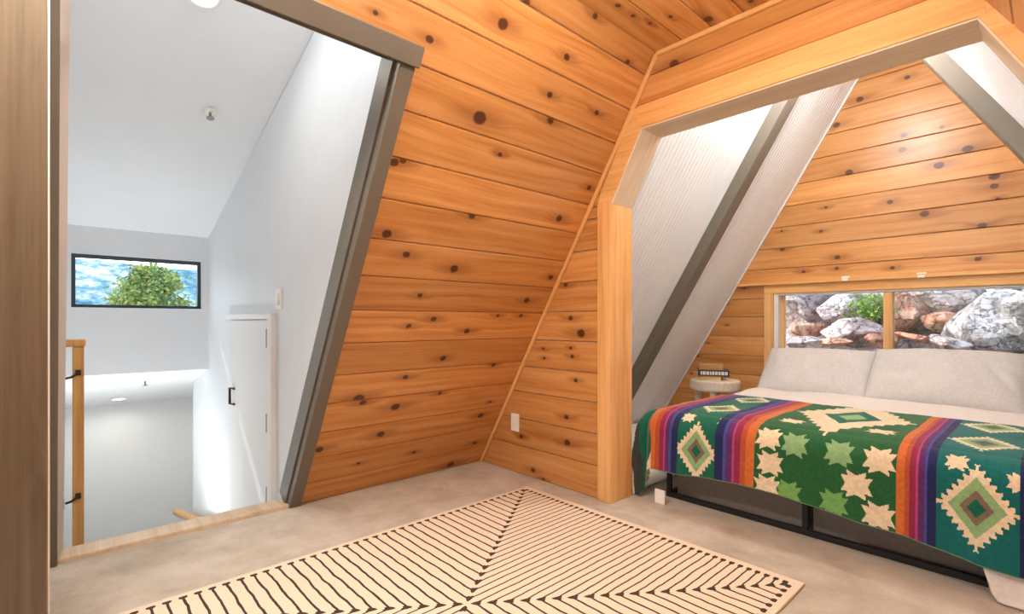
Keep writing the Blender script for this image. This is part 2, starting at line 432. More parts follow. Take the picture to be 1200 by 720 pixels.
# gable wall behind the camera: unseen glazed front, added to flood the room with daylight
def wallpoly_prism(name, polys, base, n0, n1, mat):
    bm = bmesh.new(); O, a, b, n = base; M = frame(Vector(O) * H, a, b, n)
    for poly in polys:
        k = len(poly); A = [bm.verts.new(M @ Vector((p[0] * H, p[1] * H, n0 * H))) for p in poly]; B = [bm.verts.new(M @ Vector((p[0] * H, p[1] * H, n1 * H))) for p in poly]
        bm.faces.new(A[::-1]); bm.faces.new(B)
        for i in range(k): bm.faces.new((A[i], A[(i + 1) % k], B[(i + 1) % k], B[i]))
    return struct(bm_obj(name, bm, mat))
gb = (Vector((0, YG, 0)), Vector((-1, 0, 0)), Vector((0, 0, 1)), Vector((0, 1, 0)))            # a = -x
gx0, gx1, gz0, gz1 = -XC - 1.05, -XC + 1.05, 0.12, 2.1
wall_rear = wallpoly_prism('wall_rear', [[(-X1, 0), (gx0, 0), (gx0, KS * (gx0 + X1)), ] , [(gx1, 0), (-X0, 0), (gx1, KS * (-X0 - gx1))], rect(gx0, gx1, 0, gz0), [(gx0, gz1), (gx1, gz1), (gx1, min(ZC + .08, KS * (-X0 - gx1))), (gx0, min(ZC + .08, KS * (gx0 + X1)))]], gb, -0.1, 0, WHITE)
if KS * (gx0 + X1) < gz1: pass
fill_win = struct(obox('fill_window', TRIM, None, gx0, gx1, gz0, gz0 + 0.05, -0.09, 0.01, 0.003, gb), 'unseen glazed gable front added behind the room for daylight')
for xx in (gx0, (gx0 + gx1) / 2 - .025, gx1 - 0.05): obox('mullion', TRIM, fill_win, xx, xx + 0.05, gz0 + 0.05, gz1 - 0.05, -0.09, 0.01, 0.003, gb)
obox('frame_rail', TRIM, fill_win, gx0, gx1, gz1 - 0.05, gz1, -0.09, 0.01, 0.003, gb)
for xx in (gx0 + .05, (gx0 + gx1) / 2 + .025): obox('pane', GLASS, fill_win, xx, xx + (gx1 - gx0) / 2 - .075, gz0 + 0.05, gz1 - 0.05, -0.045, -0.04, 0, gb)

# ------------------------------------------------------------------ divider wall with the alcove opening
fw = (Vector((0, YW, 0)), Vector((1, 0, 0)), Vector((0, 0, 1)), Vector((0, -1, 0)))            # x, z, towards the camera
XL, XLT, XRT, XR = -1.649, -1.458, -0.175, 0.016
ZP, ZO = 1.645, 2.005                          # top of the upright jambs, underside of the header
sx = lambda z: X0 + z / KS                     # left slope at height z
sxr = lambda z: X1 - z / KS
e = 0.03
div_l = [[(sx(0), 0), (XL, 0), (XL, ZP), (sx(ZP), ZP)], [(sx(ZP), ZP), (XL, ZP), (XLT, ZO), (sx(ZO), ZO)]]
div_t = [[(sx(ZO), ZO), (sxr(ZO), ZO), (sxr(ZC), ZC), (sx(ZC), ZC)]]
div_r = [[(XR, 0), (sxr(0), 0), (sxr(ZP), ZP), (XR, ZP)], [(XR, ZP), (sxr(ZP), ZP), (sxr(ZO), ZO), (XRT, ZO)]]
div_u = [[(sx(ZC), ZC), (sxr(ZC), ZC), (XC, ZR)]]
wall_divider = wallpoly_prism('wall_divider', div_l + div_t + div_r + div_u, fw, -(YW2 - YW) + 0.012, -0.012, WHITE)
wall_divider['label'] = 'pine-board wall with the angled opening to the bed alcove'
CW = 0.088                                      # casing width
zf = [0.0]
for px, py in [(704, 547.8), (704, 510), (704, 473), (704, 438)]: zf.append(pix(px, py, 1, YW).z)
while zf[-1] < 2.0: zf.append(zf[-1] + 0.1745)
# boards stop where the casing begins
ex, ez = XLT - XL, ZO - ZP; el = math.hypot(ex, ez); nx_, nz_ = -ez / el, ex / el              # outward normal of the left slant
cl = [(p[0], p[1]) for p in [(sx(0), 0), (XL - CW, 0), (XL - CW, ZP), (sx(ZP), ZP)]]
cl2 = clip([(sx(ZP), ZP), (XL - CW * .3, ZP), (XLT, ZO + .12), (sx(ZO + .12), ZO + .12)], -nx_, -nz_, -(nx_ * (XL + nx_ * CW) + nz_ * (ZP + nz_ * CW)))
strips(wall_divider, fw, [cl], [z for z in zf if z < ZP] + [ZP], PINE)
strips(wall_divider, fw, [cl2], [ZP, 1.83, ZO + .12], PINE)
ZT = ZO + 0.118
strips(wall_divider, fw, [[(sx(ZT), ZT), (sxr(ZT), ZT), (sxr(ZC), ZC), (sx(ZC), ZC)]], [ZT, 2.262, ZC], PINE)
strips(wall_divider, fw, [[(XR + CW, 0), (sxr(0), 0), (sxr(ZP), ZP), (XR + CW, ZP)]], [z for z in zf if z < ZP] + [ZP], PINE)
for px, py, r in [(669, 373, .015), (681, 391, .026), (637, 409, .010), (638, 420, .010), (669, 408, .010), (671, 418, .012), (675, 446, .013), (664, 489, .016), (665, 519, .020), (625, 551, .016), (611, 512, .014), (663, 334, .014), (637, 562, .012), (790, 75, .022)]:
    p = pix(px, py, 1, YW); knot_at(wall_divider, p.x, p.z, r)
p = pix(1080, 13, 1, YW); knot_at(wall_divider, p.x, p.z, .012)

trim1 = struct(prism('trim_1', TRIM, None, rect(XLT - 0.02, XRT + 0.02, ZO, ZT - .004), fw, -0.012, 0.014, 0.003), 'clear pine casing around the alcove opening')
q0 = (XL, ZP + .005); q1 = (XLT, ZO)
sl_l = [q0, q1, (q1[0] - .045, ZT - .004), (q1[0] + nx_ * CW, q1[1] + nz_ * CW), (q0[0] + nx_ * CW, q0[1] + nz_ * CW + .0), (XL - CW, ZP + .005)]
prism('slant_casing', TRIM, trim1, [q0, q1, (q1[0] - .02, ZT - .004), (q1[0] + nx_ * CW + .02, ZT - .02), (q0[0] + nx_ * CW, q0[1] + nz_ * CW), (XL - CW, ZP + .005)], fw, -0.012, 0.013, 0.003)
prism('slant_casing', TRIM, trim1, [(XRT, ZO), (XR, ZP + .005), (XR - nx_ * CW, ZP + nz_ * CW), (XRT - nx_ * CW - .02, ZT - .02), (XRT + .02, ZT - .004)], fw, -0.012, 0.013, 0.003)
obox('upright_casing', TRIMV, trim1, XL - CW, XL, 2.241, YW + .01, 0, ZP + .01, 0.004)
obox('upright_casing', TRIMV, trim1, XR, XR + CW, 2.241, YW + .01, 0, ZP + .01, 0.004)
# jamb liners (inner faces of the opening)
obox('jamb_liner', TRIMV, trim1, XL - .012, XL + .004, YW - .004, YW2, 0, ZP, 0.002)
obox('jamb_liner', TRIMV, trim1, XR - .004, XR + .012, YW - .004, YW2, 0, ZP, 0.002)
obox('head_liner', SHEEN_PINE, trim1, XLT - .005, XRT + .005, YW - .004, YW2, ZO - .006, ZO + .012, 0.002)
lin_b = (Vector((XL, YW - .004, ZP)), Vector((ex / el, 0, ez / el)), Vector((0, 1, 0)), Vector((ez / el, 0, -ex / el)))
obox('slant_liner', SHEEN_PINE, trim1, 0, el, 0, YW2 - YW + .004, -.012, .005, 0.002, lin_b)
lin_r = (Vector((XR, YW - .004, ZP)), Vector((-ex / el, 0, ez / el)), Vector((0, 1, 0)), Vector((-ez / el, 0, -ex / el)))
obox('slant_liner', SHEEN_PINE, trim1, 0, el, 0, YW2 - YW + .004, -.012, .005, 0.002, lin_r)
# thin corner mouldings
cw_b = (Vector((X0, YW, 0)), Vector((CA, 0, SA)), Vector((SA, 0, -CA)), Vector((0, -1, 0)))
trim2 = struct(obox('trim_2', TRIM, None, 0.0, zs(ZC) - .005, 0.003, 0.026, 0.002, 0.02, 0.004, cw_b), 'thin pine moulding up the corner of the sloping wall')
trim3 = struct(obox('trim_3', TRIM, None, xa + .01, xb - .01, YW - .022, YW - .003, ZC - .024, ZC - .002, 0.004), 'thin pine moulding under the ceiling')

# ------------------------------------------------------------------ alcove: beadboard slopes, rafters, head wall
def beadboard(name, wall, base, a0, a1):
    V, Fc = [], []; pitch = 0.04; O, a, b, n = base; x = a0
    prof = []
    while x < a1 - 1e-6:
        w = min(pitch, a1 - x)
        prof += [(x, .0), (x + w * .80, .0), (x + w * .87, -.005), (x + w * .93, -.005)]
        x += w
    prof.append((a1, 0))
    for p, nn in prof:
        for s in (0.0, SR): V.append(((p - (a0 + a1) / 2) * H, s * H, nn * H))
    for i in range(len(prof) - 1): Fc.append((2 * i, 2 * i + 2, 2 * i + 3, 2 * i + 1))
    return link(name, mesh(name, V, Fc), BEADW, wall, frame((Vector(O) + Vector(a) * (a0 + a1) / 2) * H, a, b, n))
beadboard('beadboard_panel', wall_alcove_left, bead, YW2, YB)
beadboard('beadboard_panel', wall_alcove_right, beadR, -YB, -YW2)
R0, R1, RP = 3.61, 3.74, 0.082
rl = struct(obox('trim_4', GREY, None, R0, R1, 0.0, SR - .05, -.012, RP, 0.004, bead), 'taupe painted rafter on the white beadboard slope left of the bed')
rr_ = struct(obox('trim_5', GREY, None, -R1, -R0, 0.0, SR - .05, -.012, RP, 0.004, beadR), 'taupe painted rafter on the white slope right of the bed')
hb_l = (Vector((X0, YB, 0)), Vector((CA, 0, SA)), Vector((SA, 0, -CA)), Vector((0, -1, 0)))
t6 = struct(obox('trim_6', BEADW, None, 0, SR - .03, 0.0, 0.012, 0.006, 0.024, 0.003, hb_l), 'thin white moulding where the white slope meets the head wall')

hw = (Vector((0, YB, 0)), Vector((1, 0, 0)), Vector((0, 0, 1)), Vector((0, -1, 0)))
WX0, WX1, WZ0, WZ1 = -1.672, -0.05, 0.50, 1.238   # window opening in the head wall
CB = 0.078
hp = [[(sx(0), 0), (WX0, 0), (WX0, KS * (WX0 - X0)), ], rect(WX0, WX1, 0, WZ0), [(WX1, 0), (X1, 0), (WX1, KS * (X1 - WX1))],
      [(WX0, WZ1), (WX1, WZ1), (WX1, KS * (X1 - WX1)), (XC, ZR), (WX0, KS * (WX0 - X0))]]
wall_head = wallpoly_prism('wall_head', hp, hw, -0.14, -0.012, WHITE)
wall_head['label'] = 'pine-board gable wall behind the bed'
ZL = 1.335
zb = [0.0, 0.16, 0.335, 0.51, 0.685, 0.86, 1.035, 1.20, ZL]
zu = [ZL, 1.455, 1.632, 1.81, 1.985, 2.16, 2.34, 2.515, 2.69, 2.87, 3.045, ZR]
strips(wall_head, hw, [[(sx(0), 0), (WX0 - CB, 0), (WX0 - CB, ZL), (sx(ZL), ZL)]], zb, PINE)
strips(wall_head, hw, [[(WX1 + CB, 0), (sxr(0), 0), (sxr(ZL), ZL), (WX1 + CB, ZL)]], zb, PINE)
strips(wall_head, hw, [rect(WX0 - CB, WX1 + CB, 0, WZ0)], [0, .16, .335, WZ0], PINE)
strips(wall_head, hw, [[(sx(ZL), ZL), (sxr(ZL), ZL), (XC, ZR)]], zu, PINE, th=0.02)
for cx_, cy_, r in [(600, 80, .016), (457, 146, .022), (388, 223, .022), (590, 255, .018), (705, 229, .012), (585, 298, .022), (782, 295, .026), (425, 366, .024), (695, 345, .026), (862, 378, .024), (862, 408, .020), (548, 455, .018), (355, 472, .011), (652, 491, .024), (825, 527, .022), (340, 543, .013), (222, 543, .010), (224, 598, .018), (873, 445, .012), (288, 665, .013), (388, 655, .013), (813, 627, .016), (555, 654, .014), (390, 622, .018)]:
    p = pix(830 + cx_ * 370 / 951, 60 + cy_ * 280 / 720, 1, YB); knot_at(wall_head, p.x, p.z, r)
random_knots(wall_head, rng, 0.8, 0.006, 0.012)
trim7 = struct(obox('trim_7', TRIM, None, sx(ZL) + .02, sxr(ZL) - .02, YB - .05, YB, ZL - .022, ZL + .004, 0.003), 'thin pine ledge across the head wall above the window')
win1 = struct(obox('window_1', TRIM, None, WX0 - CB, WX1 + CB, YB - .022, YB + .005, WZ1, WZ1 + CB + .01, 0.003), 'two-pane window behind the pillows')
obox('side_casing', TRIMV, win1, WX0 - CB, WX0, YB - .022, YB + .005, WZ0 - .02, WZ1, 0.003)
obox('side_casing', TRIMV, win1, WX1, WX1 + CB, YB - .022, YB + .005, WZ0 - .02, WZ1, 0.003)
obox('window_sill', TRIM, win1, WX0 - CB, WX1 + CB, YB - .05, YB + .12, WZ0 - .025, WZ0, 0.003)
for x_, w_ in ((WX0, .035), (WX1 - .035, .035)): obox('window_frame', VINYL, win1, x_, x_ + w_, YB - .005, YB + .11, WZ0, WZ1, 0.003)
obox('window_frame', VINYL, win1, WX0 + .035, WX1 - .035, YB - .005, YB + .11, WZ1 - .016, WZ1, 0.002)
obox('window_frame', VINYL, win1, WX0 + .035, WX1 - .035, YB - .0, YB + .11, WZ0, WZ0 + .02, 0.002)
for x_ in (WX0 + .035, WX1 - .065): obox('sash', TRIMV, win1, x_, x_ + .03, YB + .05, YB + .09, WZ0 + .02, WZ1 - .016, 0.003)
XM = -0.862
obox('mullion', TRIMV, win1, XM - .032, XM + .026, YB + .01, YB + .09, WZ0 + .02, WZ1 - .016, 0.003)
for a_, b_ in ((WX0 + .065, XM - .032), (XM + .026, WX1 - .065)): obox('pane', GLASS, win1, a_, b_, YB + .068, YB + .073, WZ0 + .02, WZ1 - .016, 0)
for i, px in enumerate((991, 1080)):
    p = pix(px, 327 - 4 * i, 1, YB - .03)
    c = thing('curtain_bracket', 'small white plastic bracket fixed under the ledge, ' + ('above the left window pane' if i == 0 else 'above the right window pane beside the mullion'), 'bracket', (p.x, YB - .035, p.z))
    obox('plate', PLASTIC, c, p.x - .028, p.x + .028, YB - .034, YB - .02, p.z - .012, p.z + .022, 0.002)
    obox('clip', PLASTIC, c, p.x - .02, p.x + .02, YB - .055, YB - .034, p.z - .018, p.z + .002, 0.003)

# ------------------------------------------------------------------ stair doorway: grey frame, sill, jambs
frame_b = bead
door_fr = struct(obox('trim_8', GREY, None, -0.03, YJ + .006, zs(ZH), zs(ZH) + .075, -.11, .045, 0.004, frame_b), 'taupe painted frame of the stair doorway')
obox('door_jamb', GREY, door_fr, DY1 - .002, YJ, 0.0, zs(ZH), -.02, .022, 0.003, frame_b)
obox('jamb_lining', GREY, door_fr, DY1 - .012, DY1 + .01, 0.0, zs(ZH), -.12, -.02, 0.002, frame_b)
obox('door_jamb', GREY, door_fr, -0.035, DY0, 0.0, zs(ZH), -.12, .03, 0.003, frame_b)
obox('head_lining', GREY, door_fr, DY0, DY1, zs(ZH) - .012, zs(ZH), -.14, -.075, 0.002, frame_b)
struct(obox('trim_9', SILL, None, X0 - .10, X0 + .02, DY0 - .0, DY1, -.03, .022, 0.004), 'pale wood sill across the stair doorway')

# partition beside the doorway, seen end-on: white sides, brown wood end panel
XP = -1.50
wall_part = wallpoly_prism('wall_partition', [[(X0 + .04, 0.0), (XP - .03, 0.0), (XP - .03, KS * (XP - .03 - X0) - .04), (X0 + .04, .02)]], (Vector((0, -0.012, 0)), Vector((1, 0, 0)), Vector((0, 0, 1)), Vector((0, -1, 0))), 0.0, 0.16, WHITE)
wall_part['label'] = 'white partition with a brown wood end panel beside the stair doorway'
obox('end_panel', PANELW, wall_part, XP - .03, XP, -.178, -.008, 0, KS * (XP - .03 - X0) - .06, 0.003)
obox('edge_strip', PLASTIC, wall_part, XP - .034, XP - .012, -.0085, -.0045, 0, KS * (XP - .03 - X0) - .06, 0.001)

# ------------------------------------------------------------------ stairwell
YR, YLW = 0.955, 0.034
XWN, XLOW = -4.776, -6.38
rz = lambda x: 1.693 + 0.3266 * (x + 4.776)    # dormer ceiling
lz = lambda x: 0.606 + 0.275 * (x + 4.776)     # lower sloping ceiling
def xz_wall(name, polys, y0, y1, mat=WHITE):
    return wallpoly_prism(name, polys, (Vector((0, 0, 0)), Vector((1, 0, 0)), Vector((0, 0, 1)), Vector((0, -1, 0))), -y1, -y0, mat)
ZF = -1.75                                     # floor at the foot of the stairs
xt = (KS * X0 + 0)                             # slope face: z = KS (x - X0); keep walls 0.05 behind it
xs = lambda z: X0 - .06 + z / KS
XI = -1.16                                     # near end of the dormer ceiling, on the roof slope
wr_polys = [[(XWN, lz(XWN)), (xs(lz(XWN)), lz(XWN)), (xs(rz(XI)), rz(XI)), (XWN, rz(XWN))],
            [(-5.391, ZF), (X0 - .16, ZF), (X0 - .16, -.1), (xs(0) - .03, 0), (xs(lz(XWN)), lz(XWN)), (XWN, lz(XWN)), (-5.391, lz(-5.391))]]
wall_stair_right = xz_wall('wall_stair_right', wr_polys, YR, YR + .09)
wall_stair_left = xz_wall('wall_stair_left', [[(XLOW, ZF), (X0 - .16, ZF), (X0 - .16, -.1), (xs(0) - .03, 0), (xs(rz(XI)), rz(XI)), (XWN, rz(XWN)), (XWN, lz(XWN)), (XLOW, lz(XLOW))]], YLW - .08, YLW)
wall_stair_return = struct(obox('wall_stair_return', WHITE, None, -5.391, -5.30, YR + .09, 2.2, ZF, lz(-5.391), 0))
wall_stair_window = wallpoly_prism('wall_stair_window', [rect(-YR - .1, -YLW + .09, 1.49, 2.0), rect(-YR - .1, -YLW + .09, lz(XWN), 1.10), rect(-YR - .1, -.905, 1.10, 1.49), rect(-.098, -YLW + .09, 1.10, 1.49)],
                                   (Vector((XWN, 0, 0)), Vector((0, -1, 0)), Vector((0, 0, 1)), Vector((-1, 0, 0))), 0, 0.14, WHITE)
wall_lower = struct(obox('wall_stair_lower', WHITE, None, XLOW - .1, XLOW, YLW - .1, 2.2, ZF, lz(XLOW) + .1, 0))
def roofslab(name, x0, x1, fz, y0, y1, th=.1):
    return wallpoly_prism(name, [[(x0, fz(x0)), (x1, fz(x1)), (x1, fz(x1) + th), (x0, fz(x0) + th)]], (Vector((0, 0, 0)), Vector((1, 0, 0)), Vector((0, 0, 1)), Vector((0, -1, 0))), -y1, -y0, WHITE)
ceil_st = roofslab('ceiling_stair', XWN - .45, XI, rz, YLW - .2, YR + .2)
ceil_lo = roofslab('ceiling_lower', XLOW - .05, XWN - .03, lz, YLW - .1, 2.2)
struct(obox('wall_lower_far', WHITE, None, XLOW, -5.30, 2.2, 2.3, ZF, lz(-5.391), 0))
floor_lo = struct(obox('floor_lower', CARPET, None, XLOW, X0 - .16, YLW - .05, 2.2, ZF - .1, ZF, 0), 'carpeted floor at the foot of the stairs')
# steep stair flight, below the sight line over the sill
stair = thing('staircase', 'steep carpeted stair going down past the doorway sill', 'stairs', (X0 - .5, .5, ZF))
for k in range(6):
    z = -.245 * (k + 1) - .02; x = X0 - .12 - .2 * k
    obox('tread', CARPET, stair, x - .23, x, YLW + .002, YR - .002, z - .03, z, 0.008)
    obox('riser', DOORW, stair, x - .006, x + .006, YLW + .002, YR - .002, z, z + .213, 0.001)
# window of the stairwell
win2 = struct(obox('window_2', DARKFR, None, XWN - .075, XWN - .025, .098, .905, 1.10, 1.122, 0.002), 'narrow dark-framed window high in the stairwell')
obox('window_frame', DARKFR, win2, XWN - .075, XWN - .025, .098, .905, 1.462, 1.49, 0.002)
obox('window_frame', DARKFR, win2, XWN - .075, XWN - .025, .098, .122, 1.122, 1.462, 0.002)
obox('window_frame', DARKFR, win2, XWN - .075, XWN - .025, .882, .905, 1.122, 1.462, 0.002)
obox('pane', GLASS, win2, XWN - .053, XWN - .048, .122, .882, 1.122, 1.462, 0)
# access door in the right-hand stair wall
d1 = struct(obox('door_1', DOORW, None, -4.05, -3.15, YR - .012, YR + .002, -.42, 1.005, 0.003), 'plain white flush door in the stairwell wall')
obox('door_frame', DOORW, d1, -3.135, -3.06, YR - .03, YR + .002, -.42, 1.045, 0.004)
obox('door_frame', DOORW, d1, -4.12, -3.135, YR - .026, YR + .002, 1.012, 1.045, 0.004)
bmx = lambda: bmesh.new()
for z in (.90, .40, -.03):
    bm = bmx(); tube(bm, [(-3.142, YR - .022, z - .055), (-3.142, YR - .022, z + .055)], .011, 8)
    recentre(bm_obj('hinge', bm, STEEL, d1))
bm = bmx(); tube(bm, [(-3.142, YR - .016, -.42), (-3.142, YR - .016, 1.0)], .004, 6); recentre(bm_obj('gap_rod', bm, STEEL, d1))
hz = .47
bm = bmx(); tube(bm, [(-3.90, YR - .012, hz - .055), (-3.965, YR - .03, hz - .055), (-3.965, YR - .03, hz + .055), (-3.90, YR - .012, hz + .055)], .009, 8)
recentre(bm_obj('pull_handle', bm, DBRACK, d1))
sw = thing('light_switch', 'white rocker light switch on the stairwell wall above the white door', 'switch', (-3.0, YR, 1.12))
p0 = pix(328, 351, 1, YR)
obox('wall_plate', PLASTIC, sw, p0.x - .05, p0.x + .05, YR - .01, YR + .001, p0.z - .058, p0.z + .058, 0.003)
obox('rocker', PLASTIC, sw, p0.x - .022, p0.x + .022, YR - .019, YR - .01, p0.z - .034, p0.z + .034, 0.003)
# upright wooden grab rail with return to the left wall
gr = thing('grab_rail', 'upright oak grab rail on two curved metal brackets in the stairwell', 'handrail', (-3.3, .1, -.6))
gx = -3.30
obox('rail', RAILW, gr, gx - .022, gx + .022, 0.072, .116, -.33, .872, 0.004)
obox('rail_return', RAILW, gr, gx - .03, gx + .03, YLW, .122, .872, .91, 0.006)
for z in (.745, .135):
    bm = bmx(); pts = [(gx + .01, .072 + .0, z)] + [(gx + .01, .078 - .034 * math.sin(t * math.pi / 2 / 5), z - .035 * (1 - math.cos(t * math.pi / 2 / 5)) - .002) for t in range(1, 6)]
    pts = [(gx + .03, .092, z), (gx + .03, .080, z - .012), (gx + .03, .066, z - .022), (gx + .03, .045, z - .026)]
    tube(bm, pts, .006, 8); br = recentre(bm_obj('bracket', bm, DBRACK, gr, sm=True))
    obox('bracket_plate', DBRACK, br, gx + .02, gx + .034, .082, .104, z - .014, z + .014, 0.002)
    obox('wall_rose', DBRACK, br, gx + .012, gx + .048, YLW, YLW + .008, z - .05, z - .002, 0.002)
hr = thing('stair_handrail', 'round wooden handrail end low on the stairwell wall, just past the sill', 'handrail', (-5.2, .9, -.8))
bm = bmx(); tube(bm, [(-4.5, .895, -.59), (-5.83, .895, -.872)], .032, 14); recentre(bm_obj('rail', bm, RAILW, hr, sm=False))
bm = bmx(); tube(bm, [(-5.2, .895, -.745), (-5.2, .895, -.80), (-5.2, YR, -.815)], .008, 8); recentre(bm_obj('bracket', bm, DBRACK, hr))

# ------------------------------------------------------------------ lamps, with added fill lights
def lamp(name, label, cat, loc, r, energy, col, normal=(0, 0, -1), spread=170, depth=.012, lens=LENS):
    q = Vector((0, 0, 1)).rotation_difference(Vector(normal) * -1)
    M = Matrix.Translation(Vector(loc) * H) @ q.to_matrix().to_4x4()
    t = link(name, None, None, None, M); tag(t, label, cat); t.empty_display_size = .1
    bm = bmesh.new(); lathe(bm, [(r * 1.25, 0), (r * 1.25, -depth * .7), (r * 1.18, -depth), (r * 1.0, -depth), (r * .98, -depth * .6), (r * .98, 0)], 40)
    bm_obj('trim_ring', bm, PLASTIC, t, M, True)
    bm = bmesh.new(); lathe(bm, [(r * .98, -depth * .25), (r * .98, -depth * .55), (r * .7, -depth * .75), (r * .2, -depth * .85)], 40)
    bm_obj('lens', bm, lens, t, M, True)
    ld = bpy.data.lights.new('bulb', 'AREA'); ld.shape = 'DISK'; ld.size = r * 2 * H; ld.energy = energy; ld.color = col; ld.spread = math.radians(spread)
    lo = bpy.data.objects.new('bulb', ld); C.objects.link(lo)
    lo.matrix_basis = M @ Matrix.Translation((0, 0, -(depth + .006) * H)); WM[lo.name] = lo.matrix_basis.copy(); set_parent(lo, t)
    return t
warm = (1.0, 0.95, 0.89)
def fill_globe_lamp(label, x, y, z, drop, rad, watts, col):
    gl = thing('fill_globe', label, 'pendant lamp', (x, y, z))
    bm = bmx(); lathe(bm, [(.02, .0), (.07, -.004), (.07, -.022), (.02, -.03)], 28, (x, y, z - .002)); recentre(bm_obj('canopy', bm, DBRACK, gl, sm=True))
    bm = bmx(); tube(bm, [(x, y, z - .03), (x, y, z - drop)], .008, 10); recentre(bm_obj('stem', bm, DBRACK, gl, sm=True))
    bm = bmx(); lathe(bm, [(rad * math.sin(math.pi * k / 20) + .001, rad * math.cos(math.pi * k / 20)) for k in range(21)], 32, (x, y, z - drop - rad))
    recentre(bm_obj('globe', bm, emis('glowing_globe', col, watts / (math.pi * 4 * math.pi * (rad * H) ** 2)), gl, sm=True))
fill_globe_lamp('unseen white globe lamp added to light the pine ceiling', -.62, 1.15, ZC, .23, .115, FILL_GLOBE, (1, .94, .86))  # unseen lamp, hung as a globe to brighten the ceiling
lamp('ceiling_light', 'round flush ceiling light in the pine ceiling near the stair doorway', 'ceiling light', (-1.22, .0, ZC - .001), .16, LAMP_MAIN, warm)
struct(obox('trim_10', TRIM, None, XC - .12, XC + .12, YW2 + .01, YB - .02, ZR - .24, ZR - .16, .003), 'pine ridge board over the bed alcove')
fill_globe_lamp('unseen white globe lamp added under the ridge board to light the alcove', XC, 3.25, ZR - .24, .16, .10, FILL_ALC, (1, .97, .95))  # added out of view to light the alcove slopes
nr = Vector((0.3266, 0, -1)).normalized(); nl = Vector((0.275, 0, -1)).normalized()
def on_roof(px, py, fz0, k, xr):
    d = ray(px, py); t = (1 - fz0 - k * (0 - xr)) / (k * d[0] - d[2]); return Vector((0, 0, 1)) + d * t
p = on_roof(238, -7, 1.693, .3266, -4.776)
lamp('recessed_light', 'round recessed light in the high sloping stairwell ceiling', 'ceiling light', p, .055, LAMP_STAIR, (1, .95, .88), nr)
p = on_roof(139, 467, .606, .275, -4.776)
lamp('recessed_light', 'small round recessed light in the low sloping ceiling beneath the stair window', 'ceiling light', p, .05, LAMP_LOW, (1, .93, .83), nl)
wl = thing('fill_wall_light', 'unseen fill light added above the doorway on the stairwell side', 'wall light', (-1.44, .48, 2.5))  # added fill hidden above the header, evens out the stairwell light
wb = (Vector((X0, 0, 0)), Vector((0, 1, 0)), Vector((CA, 0, SA)), Vector((-SA, 0, CA)))
obox('housing', PLASTIC, wl, .12, .84, zs(2.42), zs(2.50), .102, .135, .004, wb)
wd = bpy.data.lights.new('fill_tube_bulb', 'AREA'); wd.shape = 'RECTANGLE'; wd.size = .7 * H; wd.size_y = .07 * H; wd.energy = FILL_WASH; wd.color = (.95, .97, 1)
wo = bpy.data.objects.new('fill_tube_bulb', wd); C.objects.link(wo)
wpos = Vector((X0, .48, 0)) + Vector((CA, 0, SA)) * zs(2.46) + Vector((-SA, 0, CA)) * .142
wo.matrix_basis = Matrix.Translation(wpos * H) @ Vector((-1, 0, -.05)).to_track_quat('-Z', 'Z').to_matrix().to_4x4() @ Matrix.Rotation(0, 4, 'Z'); WM[wo.name] = wo.matrix_basis.copy(); set_parent(wo, wl)
lamp('recessed_light', 'unseen recessed light added around the corner to brighten the lower stair wall', 'ceiling light', (-5.9, 1.6, lz(-5.9) - .002), .05, LAMP_LOW, (1, .93, .83), nl)  # extra lamp added out of view for the lower wall
tl = thing('fill_floor_lamp', 'unseen torchiere added at the foot of the stairs to light the stairwell', 'floor lamp', (-4.52, .22, ZF))  # added below the sight line, throws fill light up the stairwell
tlc = (-4.52, .22, ZF)
bm = bmx(); lathe(bm, [(.12, 0), (.12, .012), (.03, .022), (.012, .03)], 32, tlc); recentre(bm_obj('base', bm, BLACKM, tl, sm=True))
bm = bmx(); tube(bm, [(-4.52, .22, ZF + .02), (-4.52, .22, ZF + .70)], .010, 10); recentre(bm_obj('pole', bm, BLACKM, tl, sm=True))
bm = bmx(); lathe(bm, [(.02, .69), (.08, .71), (.13, .77), (.12, .77), (.07, .72), (.02, .70)], 32, tlc); recentre(bm_obj('bowl_shade', bm, PLASTIC, tl, sm=True))
td = bpy.data.lights.new('fill_uplight_bulb', 'AREA'); td.shape = 'DISK'; td.size = .2 * H; td.energy = FILL_UP; td.spread = math.radians(135); td.color = (.94, .97, 1)
to = bpy.data.objects.new('fill_uplight_bulb', td); C.objects.link(to)
to.matrix_basis = Matrix.Translation(Vector((-4.52, .22, ZF + .775)) * H) @ Matrix.Rotation(math.pi, 4, 'X'); WM[to.name] = to.matrix_basis.copy(); set_parent(to, tl)
def sprinkler(px, py, fz0, k, nrm, label):
    p = on_roof(px, py, fz0, k, -4.776); q = Vector((0, 0, 1)).rotation_difference(-nrm); M = Matrix.Translation(p * H) @ q.to_matrix().to_4x4()
    t = link('fire_sprinkler', None, None, None, M); tag(t, label, 'sprinkler'); t.empty_display_size = .05
    bm = bmx(); lathe(bm, [(.034, 0), (.034, -.003), (.022, -.008), (.010, -.010)], 24); bm_obj('escutcheon', bm, PLASTIC, t, M, True)
    bm = bmx(); tube(bm, [(0, 0, -.008), (0, 0, -.042)], .007, 8); tube(bm, [(.006, 0, -.012), (.016, 0, -.026), (.004, 0, -.042)], .003, 6); tube(bm, [(-.006, 0, -.012), (-.016, 0, -.026), (-.004, 0, -.042)], .003, 6); bm_obj('body', bm, STEEL, t, M)
    bm = bmx(); lathe(bm, [(.02, -.042), (.02, -.045)], 16); bm_obj('deflector', bm, STEEL, t, M)
sprinkler(246, 131, 1.693, .3266, nr, 'steel fire sprinkler in the high sloping stairwell ceiling')
sprinkler(170, 446, .606, .275, nl, 'steel fire sprinkler in the low ceiling beneath the stair window')

